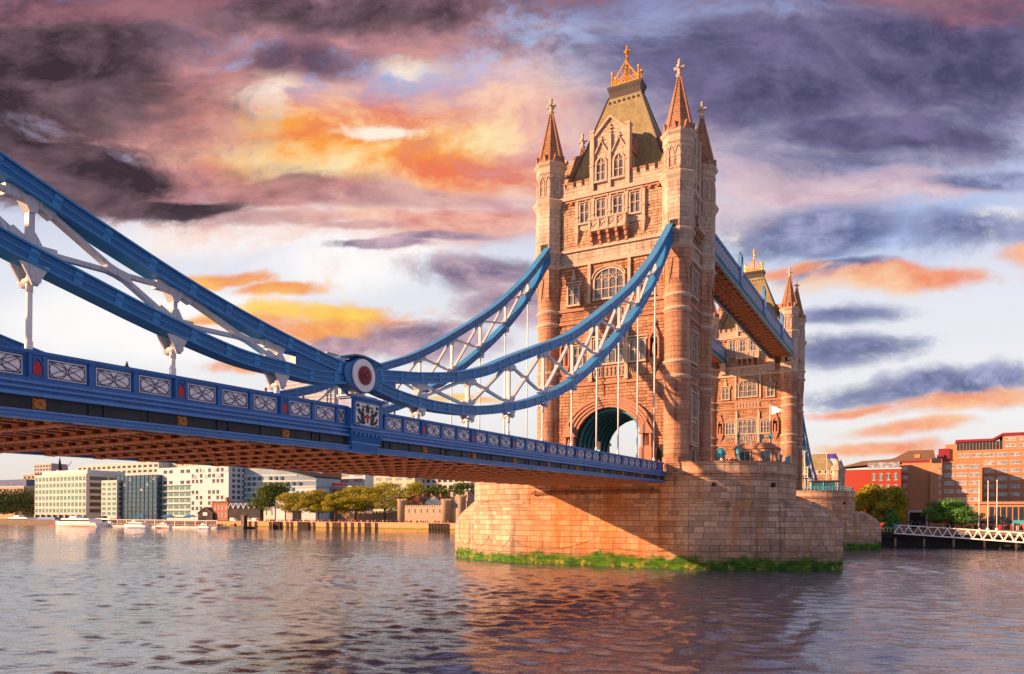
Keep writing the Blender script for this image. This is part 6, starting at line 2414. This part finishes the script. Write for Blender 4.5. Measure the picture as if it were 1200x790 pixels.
arc = lambda cy, a0, a1, r, n=8: [(CX + r * math.cos(a0 + (a1 - a0) * k / n), cy + r * math.sin(a0 + (a1 - a0) * k / n)) for k in range(n + 1)]
railing('blue_railing', 'short blue railing with taller posts at the right end of the near pier', arc(0, R(-10), R(35), 9.9), 13.07, .75, 'turq', 1.2)
railing('blue_railing', 'long turquoise railing round the parapet of the farther pier', arc(88.03, R(-85), R(40), 10.2, 14), 13.07, .8, 'turq', 1.3)
for nm, x in (('hoist_post', 20.6), ('hoist_post', 21.3)):
    b = MB(); b.tube([(0, 0, 0), (0, 0, 2.6)], .14, 8); b.lathe([(.2, 2.4), (.22, 2.6), (.06, 2.8)], n=8)
    o = b.build(nm, M['turq'], None, (x, 3.0 + (x - 20.6) * 3, PF))
    tag(o, 'turquoise post at the right end of the near pier, ' + ('nearer the cabin' if x < 21 else 'farther from the cabin'), 'post')
# cabin on the farther pier
o = thing('glass_cabin', 'glazed control cabin with turquoise posts on the farther pier', 'cabin', (16.6, 86.0, PF))
b = MB(); b.box(-2.6, 2.6, -1.7, 1.7, 0, 1.2); b.build('base', M['ashlar'], o)
b = MB(); b.box(-2.5, 2.5, -1.6, 1.6, 1.2, 3.4); b.build('glazing', M['g_blue'], o)
b = MB(); b.box(-3, 3, -2.1, 2.1, 3.4, 3.65); b.build('roof', M['lead'], o)
for x in (-2.55, 0, 2.55):
    b = MB(); b.box(x - .12, x + .12, -1.78, -1.58, 0, 3.4); b.build('post', M['turq'], o)
b = MB(); b.tube([(-3.6, -1.8, 0), (-3.6, -1.8, 4.2)], .16, 8); b.box(-4.4, -2.9, -2.0, -1.6, 4.0, 4.3); b.build('hoist', M['turq'], o)
# traffic signal and roadside lamp by the arch
o = thing('traffic_signal', 'dark traffic signal with a green light in front of the road arch', 'traffic light', (1.0, -11.5, PF))
b = MB(); b.tube([(0, 0, 0), (0, 0, 2.6)], .08, 8); b.build('pole', M['iron'], o)
b = MB(); b.box(-.24, .24, -.18, .18, 2.4, 3.9); b.build('head', M['iron'], o)
mm, g = new_mat('green_light')
e = g.n('ShaderNodeEmission', {'Color': (0.1, 1.0, 0.55, 1), 'Strength': 2.0}); oo = g.n('ShaderNodeOutputMaterial'); g.nt.links.new(e.outputs[0], oo.inputs[0])
b = MB(); b.tube([(0, -.17, 2.7), (0, -.2, 2.7)], .16, 10); b.build('green_lamp', mm, o)
lamp('slender grey lamp post standing on the deck left of the round joint', -5.0, -71.0, zd(-71), 4.2, 'iron')

# ------------------------------------------------------------------ boats and landing stages
def boat(label, u0, u1, Y, h, stripe, dark=False):
    a, c = at(u0, 616, Y), at(u1, 616, Y)
    L = c.x - a.x
    o = thing('river_boat', label, 'boat', (a.x, Y, 0))
    W = L * .11
    b = MB()
    sec = []
    for k in range(11):
        t = k / 10
        w = W * min(1, 2.2 * (t + .02)) ** .8 * (1 if t < .9 else .94)
        sh = h * (.62 - .12 * t + .25 * max(0, .25 - t))
        sec.append((t * L + (1 - t) * 0, w, sh))
    b.mat = 0
    for p, q in zip(sec, sec[1:]):
        for s in (-1, 1):
            b.face([(p[0] + .06 * L * (p[0] < .1 * L) * 0, s * p[1] * .7, -.4), (q[0], s * q[1] * .7, -.4), (q[0], s * q[1], q[2]), (p[0], s * p[1], p[2])][::-s])
        b.face([(p[0], -p[1], p[2]), (q[0], -q[1], q[2]), (q[0], q[1], q[2]), (p[0], p[1], p[2])])
    p = sec[-1]; b.face([(p[0], -p[1] * .7, -.4), (p[0], p[1] * .7, -.4), (p[0], p[1], p[2]), (p[0], -p[1], p[2])])
    p = sec[0]; b.face([(p[0], -p[1] * .7, -.4), (p[0], -p[1], p[2]), (p[0], p[1], p[2]), (p[0], p[1] * .7, -.4)])
    b.build('hull', M['white'], o)
    b = MB()
    b.taper(.16 * L, .86 * L, -W * .8, W * .8, h * .52, .26 * L, .82 * L, -W * .7, W * .7, h * 1.05)
    b.build('cabin', M['white'], o)
    b = MB()
    b.taper(.20 * L, .84 * L, -W * .83, W * .83, h * .66, .235 * L, .83 * L, -W * .78, W * .78, h * .90)
    b.build('window_band', M['g_dark'], o)
    b = MB(); b.taper(.36 * L, .52 * L, -W * .5, W * .5, h * 1.05, .39 * L, .50 * L, -W * .4, W * .4, h * 1.35); b.build('wheelhouse', M['g_dark' if dark else 'white'], o)
    b = MB(); b.box(.04 * L, L, -W * 1.01, -W * .9, .15, .55); b.build('stripe', M[stripe], o)
    b = MB(); b.tube([(.45 * L, 0, h * 1.3), (.45 * L, 0, h * 1.9)], .08, 6); b.build('mast', M['white'], o)
    return o


boat('white river boat moored beside the blue barge, leftmost of the boats', 6, 44, 205, 5.0, 'maroon')
boat('long white catamaran boat with red stripe right of the blue barge', 66, 121, 176, 4.8, 'redp')
boat('white boat with dark stern moored before the office block', 108, 138, 184, 5.0, 'iron', True)
boat('small white and blue launch at the left end of the crowded landing stage', 146, 174, 160, 3.0, 'blue')
boat('tiny white launch moored in front of the landing stage crowd', 184, 200, 168, 2.4, 'redp')
boat('tiny white launch farther right, near the end of the landing stage', 232, 246, 174, 2.2, 'blue')
a, c = at(43, 616, 203), at(64, 616, 203)
o = thing('blue_barge', 'blue grey barge shed with red lettering between two white boats', 'barge', (a.x, 203, 0))
b = MB(); b.box(0, c.x - a.x, 0, 6, -.4, 1.0); b.build('hull', M['iron'], o)
b = MB(); b.box(.3, c.x - a.x - .3, .2, 5.8, 1.0, 5.6); b.build('shed', M['blue_lt'], o)
b = MB()
rr = random.Random(3)
x = (c.x - a.x) * .2
while x < (c.x - a.x) * .85:             # the red word is too small in the photograph to read: letter-like strokes
    w = rr.uniform(.5, .9)
    b.box(x, x + .25, .1, .2, 2.5, 4.0); b.box(x, x + w, .1, .2, 2.5, 2.8); b.box(x, x + w, .1, .2, rr.choice((3.1, 3.7)), 4.0)
    x += w + .25
b.build('red_lettering', M['redp'], o)

a, c = at(122, 618, 178), at(266, 618, 186)
o = thing('landing_stage', 'long white floating landing stage with a canopy, crowded with waiting people', 'landing stage', ((a.x + c.x) / 2, 182, 0))
off = Matrix.Translation((-o.location.x, -182, 0))
b = MB(off); b.box(a.x, c.x, 179, 189, -.5, 1.1); b.build('pontoon', M['cream_wall'], o)
b = MB(off); b.box(a.x, c.x, 179.5, 188, 4.3, 4.7); b.build('canopy', M['cream_wall'], o)
for k in range(12):
    x = a.x + 1 + k * (c.x - a.x - 2) / 11
    b = MB(off); b.box(x - .15, x + .15, 180, 180.3, 1.1, 4.3); b.build('canopy_post', M['white'], o)
b = MB(off)
for z in (1.7, 2.2):
    b.box(a.x, c.x, 179.1, 179.2, z, z + .08)
b.build('guard_rail', M['white'], o)
b = MB()
rr = random.Random(4)
cols = ['cloth_black', 'cloth_navy', 'cloth_red', 'cloth_white', 'cloth_khaki', 'skin']
for i in range(420):
    x, y = rr.uniform(a.x + 1, c.x - 1), rr.uniform(180, 187)
    hgt = rr.uniform(1.55, 1.85)
    b.mat = rr.randrange(5)
    b.lathe([(.14, 1.1), (.2, 1.1 + hgt * .5), (.25, 1.1 + hgt * .8), (.08, 1.1 + hgt * .86)], x, y, 6)
    b.mat = 5
    b.lathe([(.05, 1.1 + hgt * .85), (.13, 1.1 + hgt * .93), (.04, 1.1 + hgt)], x, y, 6)
o = b.build('waiting_crowd', [M[q] for q in cols]); o['kind'] = 'stuff'; tag(o, 'dense crowd waiting under the canopy of the white landing stage', 'crowd')
# strollers along the river wall
b = MB()
for i in range(260):
    x, y = rr.uniform(-300, -125), rr.uniform(200, 204)
    hgt = rr.uniform(1.55, 1.85)
    b.mat = rr.randrange(5)
    b.lathe([(.14, GZ), (.2, GZ + hgt * .5), (.25, GZ + hgt * .8), (.08, GZ + hgt * .86)], x, y, 6)
    b.mat = 5
    b.lathe([(.05, GZ + hgt * .85), (.13, GZ + hgt * .93), (.04, GZ + hgt)], x, y, 6)
for i in range(200):
    x, y = rr.uniform(36, 75), rr.uniform(200, 212)
    hgt = rr.uniform(1.55, 1.85)
    b.mat = rr.randrange(5)
    b.lathe([(.14, GZ), (.2, GZ + hgt * .5), (.25, GZ + hgt * .8), (.08, GZ + hgt * .86)], x, y, 6)
    b.mat = 5
    b.lathe([(.05, GZ + hgt * .85), (.13, GZ + hgt * .93), (.04, GZ + hgt)], x, y, 6)
o = b.build('strolling_crowd', [M[q] for q in cols]); o['kind'] = 'stuff'; tag(o, 'scattered crowd walking along the river wall and hotel quay', 'crowd')
a, c = at(265, 618, 184), at(285, 618, 184)
o = thing('work_pontoon', 'dark work pontoon with a tall mooring post at the right end of the landing stage', 'pontoon', (a.x, 184, 0))
b = MB(); b.box(0, c.x - a.x, 0, 8, -.5, 1.2); b.build('hull', M['iron'], o)
b = MB(); b.box(c.x - a.x - 3, c.x - a.x - .6, 1, 3.4, -.5, 7.5); b.build('mooring_post', M['iron'], o)
b = MB(); b.box(3, 5, 1, 3, 1.2, 3.0); b.build('winch_box', M['boss'], o)
for i, (u, lb) in enumerate(((165, 'long blue umbrella awning on the bank behind the landing stage, left of three'), (196, 'blue awning on the bank behind the landing stage, middle of three'), (222, 'blue awning on the bank behind the landing stage, right of three'))):
    p = at(u, 606, 200.5)
    o = thing('blue_awning', lb, 'awning', (p.x, 201, GZ))
    b = MB(); b.taper(-5, 5, -2, 2, 2.6, -2, 2, -.4, .4, 3.9); b.build('cloth', M['blue'], o)
    b = MB()
    for x in (-4, 4):
        b.tube([(x, 0, 0), (x, 0, 2.8)], .09, 6)
    b.build('frame', M['white'], o)
for i, (u, lb) in enumerate(((274, 'white van nearest the work pontoon, by the zigzag pavilion'), (291, 'white van on the bank before the zigzag pavilion, middle'), (300, 'white van closest to the white square tower'))):
    p = at(u, 606, 202)
    o = thing('parked_van', lb, 'van', (p.x, 202, GZ))
    b = MB(); b.taper(-2.4, 2.4, -.95, .95, .4, -2.4, 2.3, -.95, .95, 1.1); b.taper(-2.4, 2.1, -.95, .95, 1.1, -2.3, 1.5, -.85, .85, 2.2); b.build('body', M['white'], o)
    b = MB(); b.taper(.4, 2.0, -.97, .97, 1.2, .4, 1.55, -.88, .88, 2.0); b.build('windscreen', M['g_dark'], o)
    for x in (-1.5, 1.5):
        for y in (-.9, .9):
            b = MB(); b.tube([(x, y - .1, .36), (x, y + .1, .36)], .36, 12); b.build('wheel', M['iron'], o)

M['green_cloth'] = paint('green_cloth', (0.02, 0.30, 0.06), .7)
# --- gangway and jetty on the right
xa, xb, YG = 30.4, 72.0, 104.0
gz = lambda x: 3.45 - 0.066 * (x - xa)
o = thing('white_gangway', 'long white trussed gangway sloping down over the water on the right', 'gangway', (xa, YG, 0))
off = Matrix.Translation((-xa, -YG, 0))
for y in (YG, YG + 2.6):
    b = MB(off)
    b.bar((xa, y, gz(xa)), (xb, y, gz(xb)), .26, .26); b.bar((xa + 1.1, y, gz(xa) + 1.95), (xb, y, gz(xb) + 2.25), .24, .24)
    b.bar((xa, y, gz(xa)), (xa + 1.1, y, gz(xa) + 1.95), .2, .2)
    n = 20
    for k in range(n):
        x0 = xa + 1.1 + (xb - xa - 1.1) * k / n; x1 = xa + 1.1 + (xb - xa - 1.1) * (k + .5) / n; x2 = xa + 1.1 + (xb - xa - 1.1) * (k + 1) / n
        hh = 1.95 + .3 * k / n
        b.bar((x0, y, gz(x0) + hh), (x1, y, gz(x1)), .17, .17); b.bar((x1, y, gz(x1)), (x2, y, gz(x2) + hh), .17, .17)
    b.build('side_truss', M['white'], o)
b = MB(off); b.hexa([(xa, YG, gz(xa) - .1), (xb, YG, gz(xb) - .1), (xb, YG + 2.6, gz(xb) - .1), (xa, YG + 2.6, gz(xa) - .1), (xa, YG, gz(xa) + .05), (xb, YG, gz(xb) + .05), (xb, YG + 2.6, gz(xb) + .05), (xa, YG + 2.6, gz(xa) + .05)])
b.build('walkway_floor', M['grey_wall'], o)
o = thing('timber_jetty', 'dark timber jetty with many piles under the white gangway', 'jetty', (28, 109, 0))
off = Matrix.Translation((-28, -109, 0))
b = MB(off); b.box(27, 76, 107.5, 113, 2.3, 3.2); b.box(27, 34, 107.4, 113, 2.9, 3.7); b.build('deck', M['wood'], o)
b = MB(off); b.box(27, 76, 110.2, 110.6, -1, 2.3); b.build('back_boards', M['iron'], o)
for k in range(16):
    x = 27.5 + k * 3.1
    b = MB(off); b.box(x - .2, x + .2, 107.5, 107.9, -1.2, 2.6); b.build('pile', M['wood'], o)
    if k % 2:
        b = MB(off); b.box(x - .22, x + .22, 107.4, 107.5, .2, 2.2); b.build('weed_board', M['tan_wall'], o)
b = MB(off)
for k in range(8):
    b.tube([(28 + k * .8, 107.7, 3.7), (28 + k * .8, 107.7, 4.7)], .05, 5)
b.bar((28, 107.7, 4.7), (33.6, 107.7, 4.7), .06); b.build('hand_rail', M['white'], o)
p = at(1050, 619, 106.5)
o = thing('notice_board', 'small blue notice board at the left end of the white gangway', 'sign', (p.x, 106.5, 3.2))
b = MB(); b.box(-.5, .5, -.05, .05, 1.4, 2.5); b.build('board', M['turq'], o)
b = MB(); b.box(-.4, -.3, 0, .1, 0, 1.4); b.box(.3, .4, 0, .1, 0, 1.4); b.build('post', M['iron'], o)
for u, v, lb in ((1147.5, 564, 'leftmost of three tall white masts in front of the hotel'), (1158, 565, 'middle one of three tall white masts in front of the hotel'), (1168.5, 564, 'rightmost of three tall white masts in front of the hotel')):
    p = at(u, v, 200.5)
    b = MB(); b.tube([(0, 0, 0), (0, 0, p.z - GZ)], .15, 8, r2=.10); b.lathe([(.18, p.z - GZ), (.2, p.z - GZ + .3), (.05, p.z - GZ + .5)], n=8); b.lathe([(.5, 0), (.5, .5), (.25, .8)], n=8)
    o = b.build('white_mast', M['white'], None, (p.x, 200.5, GZ)); tag(o, lb, 'mast')
for u0, u1, mt, lb in ((1133, 1147, 'leaf_lime', 'green market canopy on the quay below the hotel'), (1186, 1206, 'turq', 'turquoise market canopy on the quay at the right edge')):
    a, c = at(u0, 612, 204), at(u1, 612, 204)
    o = thing('market_canopy', lb, 'canopy', (a.x, 204, GZ))
    L = c.x - a.x
    b = MB(); b.taper(0, L, -1.6, 1.6, 2.3, .3, L - .3, -.2, .2, 3.4); b.build('cloth', M['turq' if mt == 'turq' else 'green_cloth'], o)
    b = MB()
    for x in (.2, L - .2):
        for y in (-1.4, 1.4):
            b.tube([(x, y, 0), (x, y, 2.4)], .07, 6)
    b.build('frame', M['white'], o)
for k, (u, lb) in enumerate(((1068, 'dark parasol on the quay under the west wing of the hotel'), (1078, 'dark parasol beside the hotel entrance frame'), (1095, 'dark parasol under the bright green tree'), (1152, 'dark parasol right of the leftmost white mast'), (1162, 'dark parasol between the middle and right masts'), (1176, 'dark parasol right of all three masts'))):
    p = at(u, 612, 207)
    o = thing('quay_parasol', lb, 'parasol', (p.x, 207, GZ), group='dark parasols on the hotel quay')
    q = MB(); q.lathe([(1.9, 2.3), (.9, 2.9), (.05, 3.2)], n=8); q.build('canopy', M['dark_wall'], o)
    q = MB(); q.tube([(0, 0, 0), (0, 0, 3.0)], .06, 6); q.build('pole', M['white'], o)
